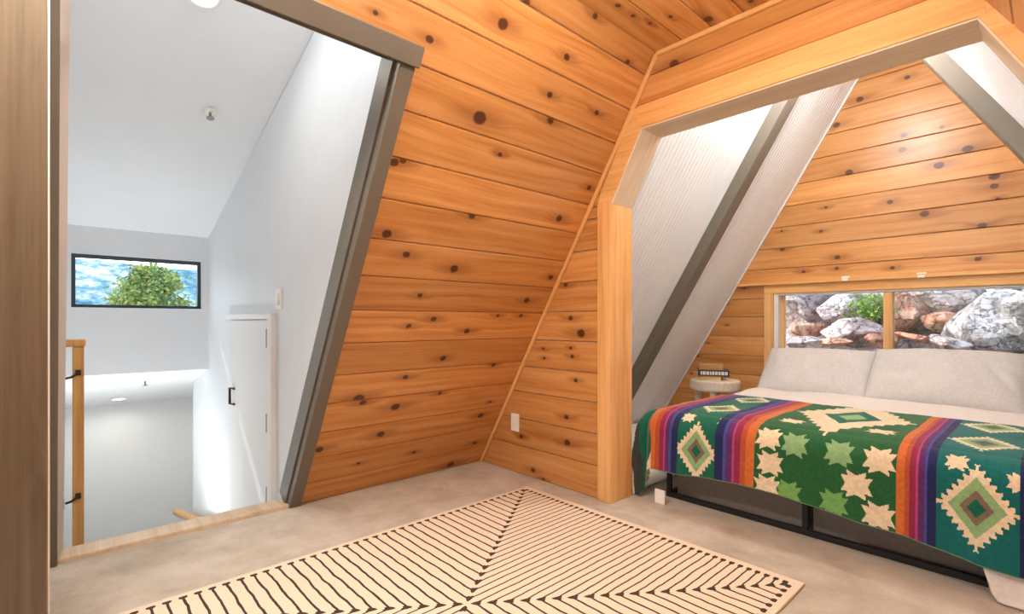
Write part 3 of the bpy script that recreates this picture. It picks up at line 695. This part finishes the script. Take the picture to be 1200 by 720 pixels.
# ------------------------------------------------------------------ outlet
p = pix(604.5, 495, 1, YW)
ou = thing('wall_outlet', 'white outlet plate low on the pine wall beside the corner', 'outlet', (p.x, YW, p.z))
obox('wall_plate', PLASTIC, ou, p.x - .036, p.x + .036, YW - .012, YW - .002, p.z - .058, p.z + .058, 0.003)
for dz in (-.022, .022): obox('socket', PLASTIC, ou, p.x - .016, p.x + .016, YW - .015, YW - .012, p.z + dz - .015, p.z + dz + .015, 0.003)

# ------------------------------------------------------------------ rug
RX0, RX1, RY0, RY1 = -2.146, -.642, .04, 2.09
rug = obox('area_rug', rugmat((RX1 - RX0) / 2 * H, (RY1 - RY0) / 2 * H), None, RX0, RX1, RY0, RY1, 0.0, 0.012, 0.003)
tag(rug, 'cream rug with dark line chevrons lying on the carpet', 'rug')

# ------------------------------------------------------------------ bed
BX0, BX1, BY0, BY1, BZ = -1.53, -.06, 2.56, 4.50, .485
bed = thing('bed', 'bed with a low black metal frame, white mattress and bottom sheet, in the alcove', 'bed', ((BX0 + BX1) / 2, (BY0 + BY1) / 2, 0))
fz = .23
for x in (BX0 + .035, (BX0 + BX1) / 2, BX1 - .035):
    for y in (BY0 + .035, (BY0 + BY1) / 2, BY1 - .035):
        obox('leg', BLACKM, bed, x - .012, x + .012, y - .012, y + .012, .026, fz, 0.002)
for y in (BY0 + .035, BY1 - .035):
    obox('bottom_rail', BLACKM, bed, BX0 + .02, BX1 - .02, y - .014, y + .014, 0.0, .026, 0.003)
    obox('top_rail', BLACKM, bed, BX0 + .02, BX1 - .02, y - .016, y + .016, fz, fz + .035, 0.003)
for x in (BX0 + .035, BX1 - .035):
    obox('bottom_rail', BLACKM, bed, x - .015, x + .015, BY0 + .05, BY1 - .05, 0.0, .028, 0.003)
    obox('top_rail', BLACKM, bed, x - .015, x + .015, BY0 + .05, BY1 - .05, fz, fz + .035, 0.003)
BASEF = fabric('grey_base_fabric', srgb(132, 122, 112), scale=300)
for xa_, xb_ in ((BX0 + .06, (BX0 + BX1) / 2 - .02), ((BX0 + BX1) / 2 + .02, BX1 - .06)):
    obox('base_panel', BASEF, bed, xa_, xb_, BY0 + .075, BY0 + .09, .012, fz, .004)
for k in range(9):
    y = BY0 + .12 + k * (BY1 - BY0 - .24) / 8; obox('slat', BLACKM, bed, BX0 + .05, BX1 - .05, y - .025, y + .025, fz + .008, fz + .03, 0.002)
obox('mattress', MATTR, bed, BX0 + .015, BX1 - .015, BY0 + .02, BY1, fz + .035, BZ - .035, 0.05, seg=3)

def drape(u, v, u0, u1, v0, zt, R, flare, seed, wav=.012, zmin=.004):
    """cloth point for flat coordinates (u, v) over a bed top spanning u0..u1 and v >= v0"""
    du = u - u1 if u > u1 else (u - u0 if u < u0 else 0.0); dv = min(0.0, v - v0)
    d = math.hypot(du, dv)
    bx, by = min(max(u, u0), u1), max(v, v0)
    sag = .006 * noise.noise(Vector((u * 3.1, v * 3.7, seed))) + .003 * noise.noise(Vector((u * 9, v * 8, seed + 3)))
    edge = min(u - u0, u1 - u, v - v0)
    if d == 0:
        return Vector((bx, by, zt + sag - .012 * max(0, 1 - edge / .08) ** 2))
    dx, dy = du / d, dv / d
    arc = R * math.pi / 2
    if d < arc:
        out = R * math.sin(d / R); dz = R * (1 - math.cos(d / R))
    else:
        out = R + (d - arc) * flare; dz = R + (d - arc) * math.sqrt(1 - flare ** 2)
    corner = (abs(dx * dy) * 2)
    tpar = (u * (1 - abs(dx)) + v * (1 - abs(dy)))
    w = wav * min(1, d / .25) * (math.sin(tpar * 14 + seed) + .6 * math.sin(tpar * 31 + seed * 2.1)) + corner * .055 * min(1, d / .3) * math.sin(math.atan2(dy, dx) * 9 + seed)
    out += w + corner * .03 * min(1, d / .3)
    z = zt - .012 + sag * .5 - dz
    if z < zmin:
        out += (zmin - z) * .8; z = zmin + .006 * (1 + math.sin(tpar * 20)) * .5
    return Vector((bx + dx * out, by + dy * out, z))
def cloth(name, mat, parent, fn, us, vs_, pal=None, fcol=None, thick=0.006):
    nu, nv = len(us), len(vs_)
    V = [fn(u, v) * H for v in vs_ for u in us]
    Fc = [(j * nu + i, j * nu + i + 1, (j + 1) * nu + i + 1, (j + 1) * nu + i) for j in range(nv - 1) for i in range(nu - 1)]
    me = mesh(name, V, Fc, True)
    if pal:
        for m in pal: me.materials.append(m)
        me.polygons.foreach_set('material_index', [fcol((us[i] + us[i + 1]) / 2, (vs_[j] + vs_[j + 1]) / 2) for j in range(nv - 1) for i in range(nu - 1)])
    o = link(name, me, mat, parent)
    recentre(o)
    md = o.modifiers.new('thickness', 'SOLIDIFY'); md.thickness = thick; md.offset = 1.0
    return o
lin = lambda a, b, n: [a + (b - a) * i / (n - 1) for i in range(n)]
# white comforter over mattress, hanging off the foot corner on the right side
def comf(u, v):
    p = drape(u, v, BX0, BX1, BY0 + .02, BZ, .06, .10, 4.0)
    if p.z >= BZ - .06:
        hump = max(0, min(1, (v - 3.45) / .3)); p.z += .012 * hump + .010 * noise.noise(Vector((u * 4, v * 5, 2.2))) * hump
    return p
def comf_t(u, t):
    k = min(1, max(0, (u + .27) / .14)); v0 = BY0 - .06 - .45 * k * k * (3 - 2 * k)
    return comf(u, v0 + (BY1 - .02 - v0) * t)
c_us = lin(BX0 - .17, BX1 + .42, 120); c_vs = lin(0, 1, 130)
sheet = cloth('comforter', SHEET, bed, comf_t, c_us, c_vs, thick=0.010)

# patterned blanket across the foot of the bed
BU = [(-1.90, 'Z'), (-1.545, 'A'), (-1.371, 'P'), (-1.170, 'B'), (-.974, 'C'), (-.432, 'D'), (-.309, 'Q'), (-.085, 'E'), (.12, 'Z')]
VF = 2.535                                     # v of the foot edge: hanging v = VF - (ZBK - z)
ZBK = BZ + .012
PAL_C = [srgb(28, 98, 78), srgb(40, 92, 54), srgb(222, 204, 172), srgb(136, 172, 122), srgb(112, 162, 88), srgb(120, 102, 88), srgb(38, 44, 84), srgb(92, 48, 98), srgb(138, 46, 74), srgb(172, 80, 50), srgb(194, 106, 54), srgb(26, 100, 98), srgb(168, 68, 118), srgb(70, 76, 146), srgb(62, 66, 62)]
TEAL, GREEN, CREAM, MINT, LIME, TAUPE, NAVY, PURP, MAG, RUST, ORANGE, SEA, PINK, BLUE, CHAR = range(15)
PALM = [fabric('blanket_wool_%d' % i, c, 0.95, 700.0, 0.4, 0.10) for i, c in enumerate(PAL_C)]
def star(p, q): 
    p, q = abs(p), abs(q)
    return (p <= .46 + .16 * q and q <= .70 + .50 * p and q <= 1) or (q <= .46 + .16 * p and p <= .70 + .50 * q and p <= 1)
def hangz(px, py):
    p = pix(px, py, 1, 2.47); return (p.x, p.z)
STARS = [(886, 511, CREAM), (902.5, 542.5, CREAM), (880, 565, CREAM), (930, 521, MINT), (924, 577, LIME), (982, 531, MINT), (977.5, 589, LIME), (1036, 541, CREAM), (1004, 567.5, CREAM), (1030, 604, CREAM)]
STARS = [(*hangz(a, b), c, .056) for a, b, c in STARS]
STARS = [(min(max(a, -.974 + .056), -.432 - .056), b, c, d) for a, b, c, d in STARS]
SMALL = [(802, 487, CREAM), (844, 492, CREAM), (1120, 541, CREAM), (1196, 567, CREAM)]
SMALL = [(*hangz(a, b), c, .036) for a, b, c in SMALL]
STRIPE = [ORANGE, ORANGE, ORANGE, RUST, RUST, MAG, MAG, PINK, PURP, PURP, BLUE, NAVY, NAVY, NAVY]
def diamond(x, z, cx, cz, a, b, base):
    p, q = (x - cx) / a, (z - cz) / b; d = abs(p) + abs(q)
    if d < .24: return TEAL
    if d < .44: return TAUPE
    if d < .74: return MINT if (q > 0 or base != SEA) else LIME
    t = (p if p * q > 0 else p) * 1.0
    tt = (abs(p) - abs(q) + 1) * 3.5; tri = abs((tt % 1) - .5) * 2
    if d < .92 + .20 * tri: return CREAM
    return base
def blanket_col(u, v):
    w = ZBK - (VF - v) + .015      # height up the hanging face, carrying on over the top
    for (a, k), (b, _) in zip(BU, BU[1:]):
        if a <= u < b: break
    f = (u - a) / (b - a)
    if k == 'Z': return [CHAR, CREAM, TEAL, TAUPE, TEAL, CHAR][int((w * 9 + abs(u) * 23)) % 6] if u < -1 else SEA
    if k in 'AD': return STRIPE[min(13, int(f * 14))]
    if k in 'BE': return STRIPE[13 - min(13, int(f * 14))]
    if k in 'PQ':
        base = TEAL if k == 'P' else SEA; cx = -1.272 if k == 'P' else -.196
        for sx_, sz_, c, s in SMALL:
            if abs(u - sx_) < s and abs(w - sz_) < s and star((u - sx_) / s, (w - sz_) / s): return c
        for cz in (.322, .74, 1.16):
            c = diamond(u, w, cx, cz, .108, .148, -1)
            if c >= 0: return c if not (k == 'P' and c == LIME) else MINT
        return base
    for sx_, sz_, c, s in STARS:
        if abs(u - sx_) < s and abs(w - sz_) < s and star((u - sx_) / s, (w - sz_) / s): return c
    cx, cz = -.703, .98                       # cream medallion on top of the bed
    p, q = abs(u - cx) / .25, abs(w - cz) / .46
    t = abs(((p - q + 2) * 4) % 1 - .5) * .22
    d = p + q
    if d < .25: return MINT
    if d < .5: return TEAL
    if d < .93 + t: return CREAM
    for sx_, sz_, c, s in [(-.9, 1.35, CREAM, .06), (-.5, 1.35, CREAM, .06), (-.88, .66, CREAM, .055), (-.52, .66, CREAM, .055)]:
        if abs(u - sx_) < s and abs(w - sz_) < s and star((u - sx_) / s, (w - sz_) / s): return c
    return GREEN
HEM = [(-1.87, .02), (-1.75, .08), (-1.56, .165), (-1.37, .170), (-1.2, .185), (-.95, .195), (-.65, .165), (-.40, .145), (-.2, .11), (-.05, .10), (.2, .10)]
def hem(u):
    for (a, z0), (b, z1) in zip(HEM, HEM[1:]):
        if u <= b: return z0 + (z1 - z0) * max(0, (u - a) / (b - a))
    return HEM[-1][1]
V_TOP = 3.34
def blank(u, t):                               # t in 0..1 from hem to far edge; pattern stays tied to v
    v0 = VF - (ZBK - hem(u)); v = v0 + (V_TOP + .02 * math.sin(u * 3) - v0) * t
    return v
def blank_pt(u, t):
    p = drape(u, blank(u, t), BX0 - .0, BX1 + .0, VF + .04, ZBK + .004, .10, .05, 9.0, wav=.006)
    p.z += .004
    if p.x < -1.60: p.y = max(p.y, 2.462)
    return p
b_us = lin(-1.87, .10, 520); b_ts = lin(0, 1, 330)
blanket = cloth('woven_blanket', None, None, blank_pt, b_us, b_ts, PALM, lambda u, t: blanket_col(u, blank(u, t)), thick=0.006)
tag(blanket, 'green woven blanket with diamonds, stars and rainbow stripes over the foot of the bed', 'blanket')
# hem binding
bm = bmesh.new(); tube(bm, [blank_pt(u, 0.0) for u in lin(-1.87, .10, 160)], .005, 6); bind = recentre(bm_obj('hem_binding', bm, PALM[MINT], blanket, sm=True))
p = pix(774, 577, 1, 2.45)
tg = obox('care_label', PLASTIC, blanket, p.x - .03, p.x + .03, 2.44, 2.446, .002, .08, .002)

# pillows
def pillow(name, label, x, y, z, w, h, t, tilt, yaw, mat, seed):
    n = 44; m = 30; V = []; Fc = []
    for side in (1, -1):
        for j in range(m):
            for i in range(n):
                a = -1 + 2 * i / (n - 1); b = -1 + 2 * j / (m - 1)
                pin = 1 - .035 * (1 - b * b) * abs(a) ** 3; pin2 = 1 - .05 * (1 - a * a) * abs(b) ** 3
                th = max(0, (1 - abs(a) ** 2.6)) ** .55 * max(0, (1 - abs(b) ** 2.6)) ** .55
                wr = .018 * noise.noise(Vector((a * 2.5 + seed, b * 2.2, seed))) + .012 * noise.noise(Vector((a * 7 + seed, b * 4 + a * 5, seed * 2)))
                if seed == 4.1: wr -= .022 * math.exp(-((a - .70 + .35 * b) / .05) ** 2) * max(0, 1 - abs(b + .35)) + .016 * math.exp(-((b + .55 - .5 * (a - .5)) / .06) ** 2) * math.exp(-((a - .5) / .25) ** 2)
                V.append((a * w / 2 * pin2 * H, b * h / 2 * pin * H, side * (th * (t / 2 + wr) + .002) * H))
    def idx(s, i, j): return s * n * m + j * n + i
    for j in range(m - 1):
        for i in range(n - 1):
            Fc.append((idx(0, i, j), idx(0, i + 1, j), idx(0, i + 1, j + 1), idx(0, i, j + 1)))
            Fc.append((idx(1, i, j), idx(1, i, j + 1), idx(1, i + 1, j + 1), idx(1, i + 1, j)))
    for i in range(n - 1):
        Fc.append((idx(0, i, 0), idx(1, i, 0), idx(1, i + 1, 0), idx(0, i + 1, 0))); Fc.append((idx(0, i, m - 1), idx(0, i + 1, m - 1), idx(1, i + 1, m - 1), idx(1, i, m - 1)))
    for j in range(m - 1):
        Fc.append((idx(0, 0, j), idx(0, 0, j + 1), idx(1, 0, j + 1), idx(1, 0, j))); Fc.append((idx(0, n - 1, j), idx(1, n - 1, j), idx(1, n - 1, j + 1), idx(0, n - 1, j + 1)))
    R = Matrix.Rotation(yaw, 4, 'Z') @ Matrix.Rotation(math.radians(tilt), 4, 'X')
    M = Matrix.Translation(Vector((x, y, z)) * H) @ R
    return tag(link(name, mesh(name, V, Fc, True), mat, None, M), label, 'pillow')
pillow('bed_pillow', 'ivory pillow propped on the bed in front of the left window pane', -1.185, 4.07, .63, .70, .46, .17, 42, 0.02, PILLOW, 1.3)
pillow('bed_pillow', 'wide ivory pillow with a creased corner, propped in front of the right window pane', -.475, 4.02, .645, .74, .48, .19, 42, -0.02, PILLOW, 4.1)
pillow('bed_pillow', 'bright white pillow behind, showing in the gap between the two ivory pillows', -.98, 4.38, .60, .66, .36, .11, 70, 0.0, PILLOWW, 6.4)
pillow('bed_pillow', 'bright white pillow showing past the creased end of the wide ivory pillow', -.27, 4.38, .60, .68, .38, .12, 70, 0.0, PILLOWW, 8.8)

# ------------------------------------------------------------------ white mat beside the bed, stool, books
mat_ = obox('floor_mat', MATW, None, -2.75, -1.66, 2.50, 4.60, 0.0, .012, 0.004); tag(mat_, 'plain white floor mat between the bed and the white sloping wall', 'mat')
stx, sty, stz = -2.03, 4.28, .488
st = thing('round_stool', 'round bleached wood stool used as a bedside table in the alcove corner', 'stool', (stx, sty, 0))
bm = bmx(); lathe(bm, [(.18, -.09), (.200, -.085), (.207, -.075), (.207, -.012), (.200, -.002), (.19, 0)], 40)
bm_obj('seat', bm, STOOLW, st, Matrix.Translation(Vector((stx, sty, stz)) * H), False)
for k in range(4):
    a = math.radians(20 + 90 * k); bm = bmx()
    tube(bm, [(stx + .135 * math.cos(a), sty + .135 * math.sin(a), stz - .08), (stx + .15 * math.cos(a), sty + .15 * math.sin(a), 0.012)], .026, 12); recentre(bm_obj('leg', bm, STOOLW, st, sm=True))
zt = stz
def book(label, w, d, h, rot, col, spine, dx=0, dy=0, marks=False):
    global zt
    M = Matrix.Translation(Vector((stx + dx, sty + dy, zt)) * H) @ Matrix.Rotation(rot, 4, 'Z')
    t = link('book', None, None, None, M); tag(t, label, 'book', 'books on the stool'); t.empty_display_size = .05
    base = (Vector((stx + dx, sty + dy, zt)), M.to_3x3() @ Vector((1, 0, 0)), M.to_3x3() @ Vector((0, 1, 0)), Vector((0, 0, 1)))
    cv = plain('book_cover_' + str(len(bpy.data.materials)), col, .5, .4); pg = PAGES
    obox('cover', cv, t, -w / 2, w / 2, -d / 2, d / 2, 0, .004, .001, base); obox('cover', cv, t, -w / 2, w / 2, -d / 2, d / 2, h - .004, h, .001, base)
    sp = obox('spine', plain('book_spine_' + str(len(bpy.data.materials)), spine, .5, .4), t, -w / 2, w / 2, -d / 2 - .003, -d / 2 + .004, 0, h, .001, base)
    obox('pages', pg, t, -w / 2 + .006, w / 2 - .006, -d / 2 + .004, d / 2 - .006, .004, h - .004, .0005, base)
    if marks:
        x = -w / 2 + .02; rg = random.Random(3)
        while x < w / 2 - .03:
            ww = rg.choice((.012, .017, .022)); obox('title_mark', PLASTIC, sp, x, x + ww, -d / 2 - .0045, -d / 2 - .0028, h * .22, h * .78, .0005, base); x += ww + .006
    zt += h
PAGES = plain('book_pages', srgb(236, 224, 196), .8, .1, var=.08, scale=200)
ry = math.radians(24)
book('thick cream book at the bottom of the pile on the stool', .19, .15, .038, ry, srgb(226, 200, 146), srgb(230, 206, 150), -.035, -.03)
book('dark purple book with white spine lettering, middle of the pile on the stool', .25, .18, .052, ry + .08, srgb(70, 60, 84), srgb(60, 52, 74), -.005, -.02, True)
book('tan book with a brown spine on top of the pile on the stool', .19, .14, .045, ry - .03, srgb(206, 168, 108), srgb(196, 150, 92), -.02, -.02)

# ------------------------------------------------------------------ outdoors: rocks behind the head wall, hill and tree beyond the stair window
def rockmat(name, c1, c2, c3, sc=1.0):
    g = G(name); p = g.obj(); r = g.rnd(); q = g.vec('ADD', p, g.comb(g.math('MULTIPLY', r, 30.0), r, r))
    n1 = g.noise(q, 3.5 * sc, 6, 0.65, 0.6); n2 = g.noise(q, 16.0 * sc, 5, 0.7); vo = g.n('TexVoronoi', feature='DISTANCE_TO_EDGE'); g.put(vo.inputs['Vector'], g.vec('ADD', q, g.vec('SCALE', g.comb(n1, n2, n1), .35))); vo.inputs['Scale'].default_value = 4.2 * sc
    c = g.ramp(n1, [(0.36, c3), (0.5, c2), (0.6, c1)])
    c = g.mix(g.range(n2, .5, .72, 0, .75), c, srgb(96, 82, 78))
    cr = g.range(vo.outputs[0], 0.0, 0.045, 1, 0); c = g.mix(g.math('MULTIPLY', cr, .75), c, srgb(62, 50, 48))
    g.bump(g.math('SUBTRACT', g.math('ADD', n1, g.math('MULTIPLY', n2, .5)), g.math('MULTIPLY', cr, .4)), 0.8, 0.03)
    return g.fin(c, .9, .15)
ROCKA = rockmat('pale_granite', srgb(206, 196, 188), srgb(172, 157, 148), srgb(126, 108, 100))
ROCKB = rockmat('grey_lichen_granite', srgb(194, 194, 192), srgb(156, 153, 150), srgb(108, 100, 96), 1.4)
ROCKR = rockmat('red_brown_rock', srgb(214, 170, 138), srgb(188, 132, 104), srgb(146, 96, 82), 1.2)
SOIL = rockmat('pale_rocky_soil', srgb(196, 182, 170), srgb(166, 144, 132), srgb(124, 100, 90), 2.0)
def rock(label, x, y, z, sx_, sy_, sz_, mat, seed, sub=4):
    bm = bmesh.new(); bmesh.ops.create_icosphere(bm, subdivisions=sub, radius=1)
    rg = random.Random(seed); planes = [(Vector((rg.uniform(-1, 1), rg.uniform(-1, .4), rg.uniform(-.6, 1))).normalized(), rg.uniform(.55, .85)) for _ in range(11)]
    for v in bm.verts:
        d = v.co.normalized()
        s = 1.0
        for nrm, dist in planes:
            k = d.dot(nrm)
            if k > 1e-3: s = min(s, dist / k)
        s *= 1 + .05 * noise.noise(d * 3 + Vector((seed, 0, 0))) + .03 * noise.noise(d * 8 + Vector((0, seed, 0)))
        v.co = Vector((d.x * s * sx_, d.y * s * sy_, d.z * s * sz_)) * H
    M = Matrix.Translation(Vector((x, y, z)) * H) @ Matrix.Rotation(rg.uniform(-.4, .4), 4, 'Z') @ Matrix.Rotation(rg.uniform(-.25, .25), 4, 'Y')
    return tag(bm_obj('boulder', bm, mat, None, M), label, 'rock', 'rocks outside the bedroom window')
def bank():
    V, Fc = [], []; nx, ny = 70, 60
    for j in range(ny):
        for i in range(nx):
            x = -7 + 12 * i / (nx - 1); y = 4.95 + 6.5 * j / (ny - 1)
            base = .05 + .42 * min(1, max(0, (y - 5.2) / .9)) + max(0, y - 6.3) * 1.15
            z = base + .16 * noise.noise(Vector((x * 1.3, y * 1.5, 4))) + .07 * noise.noise(Vector((x * 4, y * 4, 1)))
            V.append((x * H, y * H, max(-.2, z) * H))
    for j in range(ny - 1):
        for i in range(nx - 1): a = j * nx + i; Fc.append((a, a + 1, a + nx + 1, a + nx))
    o = link('hillside', mesh('hillside', V, Fc, True), SOIL); return struct(o, 'rocky hillside rising behind the cabin')
bank()
def rp(px, py, y): return pix(px, py, 1, y)
ROCKS = [(955, 352, 6.9, .50, .42, .34, ROCKA, 'rounded pale boulder high on the bank, at the side of the window by the stool'),
         (995, 362, 6.6, .34, .30, .26, ROCKA, 'pale boulder below the green shrub'),
         (1000, 388, 6.1, .34, .28, .17, ROCKA, 'broad pale split rock low in front of the left window pane'),
         (945, 402, 5.8, .26, .24, .10, ROCKA, 'low whitish rock beside the left edge of the window'),
         (948, 386, 6.35, .20, .2, .10, ROCKR, 'dark red-brown rock under the rounded pale boulder'),
         (978, 400, 5.75, .16, .14, .05, ROCKR, 'thin rust-coloured slab of rock at the foot of the bank'),
         (1030, 398, 5.9, .16, .16, .09, ROCKR, 'red-brown rock beside the window mullion'),
         (1062, 365, 6.7, .24, .26, .30, ROCKR, 'reddish upright rock just right of the mullion'),
         (1075, 396, 5.9, .20, .16, .045, ROCKR, 'flat rust-orange slab lying in front of the upright reddish rock'),
         (1118, 352, 6.9, .42, .40, .30, ROCKA, 'large pale block with a dark crack beneath it'),
         (1108, 377, 6.5, .22, .22, .12, ROCKR, 'brown rock wedged under the large pale block'),
         (1165, 380, 6.2, .46, .36, .30, ROCKB, 'large grey lichen-covered boulder'),
         (1190, 345, 6.9, .40, .40, .30, ROCKB, 'grey rock above the lichen-covered boulder'),
         (1110, 402, 5.8, .20, .16, .07, ROCKA, 'small pale rock at the foot of the lichen-covered boulder'),
         (1040, 340, 7.3, .5, .4, .34, ROCKA, 'pale rock at the top of the bank behind the mullion'),
         (1250, 385, 6.1, .5, .4, .34, ROCKB, 'grey rock at the far right of the bank')]
for i, (px, py, y, a, b, c, m, lb) in enumerate(ROCKS):
    q = rp(px, py, y); rock(lb, q.x, y, q.z, a, b, c, m, 20 + i)
def leafmat(name, c1, c2):
    g = G(name); p = g.obj(); n = g.noise(p, 2.5, 3); n2 = g.noise(p, 14.0, 2)
    c = g.mix(g.range(g.math('ADD', g.math('MULTIPLY', n, .5), g.math('MULTIPLY', n2, .5)), .38, .62), c1, c2); return g.fin(c, .6, .3)
def leaves(name, mat, parent, pts, size, rg, M):
    V, Fc = [], []
    for c in pts:
        a = Vector((rg.gauss(0, 1), rg.gauss(0, 1), rg.gauss(0, 1))).normalized(); b = a.orthogonal().normalized(); b.rotate(Matrix.Rotation(rg.uniform(0, 6.28), 3, a)); c2 = a.cross(b)
        s = size * rg.uniform(.6, 1.3); k = len(V)
        V += [c - b * s, c + c2 * s * .4, c + b * s, c - c2 * s * .4]; Fc.append((k, k + 1, k + 2, k + 3))
    return link(name, mesh(name, V, Fc), mat, parent, M)
rg = random.Random(8)
q = rp(1024, 361, 6.45)
shrub = thing('shrub', 'small bright green shrub among the rocks beside the window mullion', 'shrub', (q.x, 6.45, q.z - .1))
leaves('foliage', leafmat('shrub_leaf', srgb(150, 176, 70), srgb(96, 136, 52)), shrub, [Vector((rg.gauss(0, .10), rg.gauss(0, .08), rg.gauss(0, .08))) for _ in range(900)], .022, rg, Matrix.Translation(Vector((q.x, 6.3, q.z)) * H))
bm = bmx()
for k in range(5): tube(bm, [(q.x, 6.34, q.z - .16), (q.x + rg.uniform(-.1, .1), 6.3 + rg.uniform(-.08, .08), q.z + .03)], [.008, .003], 6)
bm_obj('stem', bm, RAILW, shrub)

# tree outside the stair window
ty = ray(176, 340); T = 24.0
tc = Vector((0, 0, 1)) + ty * T
tree = thing('tree', 'rounded yellow-green tree outside the stair window', 'tree', (tc.x, tc.y, -5))
pts = []
R90 = Vector((CS, SN, 0)); FW = Vector((-SN, CS, 0))
top = (HY - 318) / F * T; 
for k in range(60):                           # leaf clusters filling a broad dome
    h = rg.random() ** .8; wmax = (1.75 * math.sqrt(max(0, 1 - h ** 1.3)) + .1)
    a = rg.uniform(0, 6.283); rr = wmax * math.sqrt(rg.random())
    cc = Vector((rr * math.cos(a) - .3 * (1 - h), rr * math.sin(a), -1.9 + h * (top - (HY - 340) / F * T + 1.85)))
    pts += [(cc + Vector((rg.gauss(0, .26), rg.gauss(0, .26), rg.gauss(0, .2)))) for _ in range(190)]
Mt = frame(tc * H, R90, FW, Vector((0, 0, 1)))
leaves('foliage', leafmat('tree_leaf', srgb(188, 196, 110), srgb(96, 134, 80)), tree, [p_ * H for p_ in pts], .13, rg, Mt)
bm = bmx(); tube(bm, [(tc.x, tc.y, -5), (tc.x, tc.y, tc.z - 1), (tc.x + .1, tc.y, tc.z + .6)], [.22, .16, .05], 10); bm_obj('trunk', bm, PANELW, tree)

def hill():
    g = G('hazy_scrub_hill'); p = g.obj()
    p = g.vec('MULTIPLY', p, (1, 1, 1.3)); n1 = g.noise(p, .06, 6, .7); n2 = g.noise(p, .5, 6, .75)
    c = g.ramp(g.math('ADD', g.math('MULTIPLY', n1, .45), g.math('MULTIPLY', n2, .55)), [(.37, srgb(38, 84, 104)), (.46, srgb(70, 122, 136)), (.53, srgb(124, 160, 158)), (.6, srgb(206, 206, 194))])
    return g.fin(c, .95, .05)
V, Fc = [], []; n1_, n2_ = 70, 40
for j in range(n2_):
    for i in range(n1_):
        ang = math.radians(60 + 130 * i / (n1_ - 1)); d = 90 + 45 * j / (n2_ - 1)
        z = -9 + 22.5 * (j / (n2_ - 1)) ** .9 + 2.5 * noise.noise(Vector((math.cos(ang) * d * .02, math.sin(ang) * d * .02, 3))) + 1.5 * noise.noise(Vector((math.cos(ang) * d * .07, math.sin(ang) * d * .07, 1)))
        V.append((math.cos(ang + math.radians(40)) * d, math.sin(ang + math.radians(40)) * d, z))
for j in range(n2_ - 1):
    for i in range(n1_ - 1): a = j * n1_ + i; Fc.append((a, a + 1, a + n1_ + 1, a + n1_))
struct(link('far_hill', mesh('far_hill', V, Fc, True), hill()), 'hazy blue-green hillside far beyond the stair window')
gm = G('dry_grass_ground'); gp = gm.obj()
GROUND = gm.fin(gm.ramp(gm.noise(gp, .4, 5), [(.35, srgb(120, 120, 80)), (.6, srgb(176, 166, 124))]), .95, .05)
me = mesh('ground', [(-300, -300, -2.6), (300, -300, -2.6), (300, 300, -2.6), (-300, 300, -2.6)], [(0, 1, 2, 3)])
struct(link('ground', me, GROUND), 'dry grassy ground around the cabin')
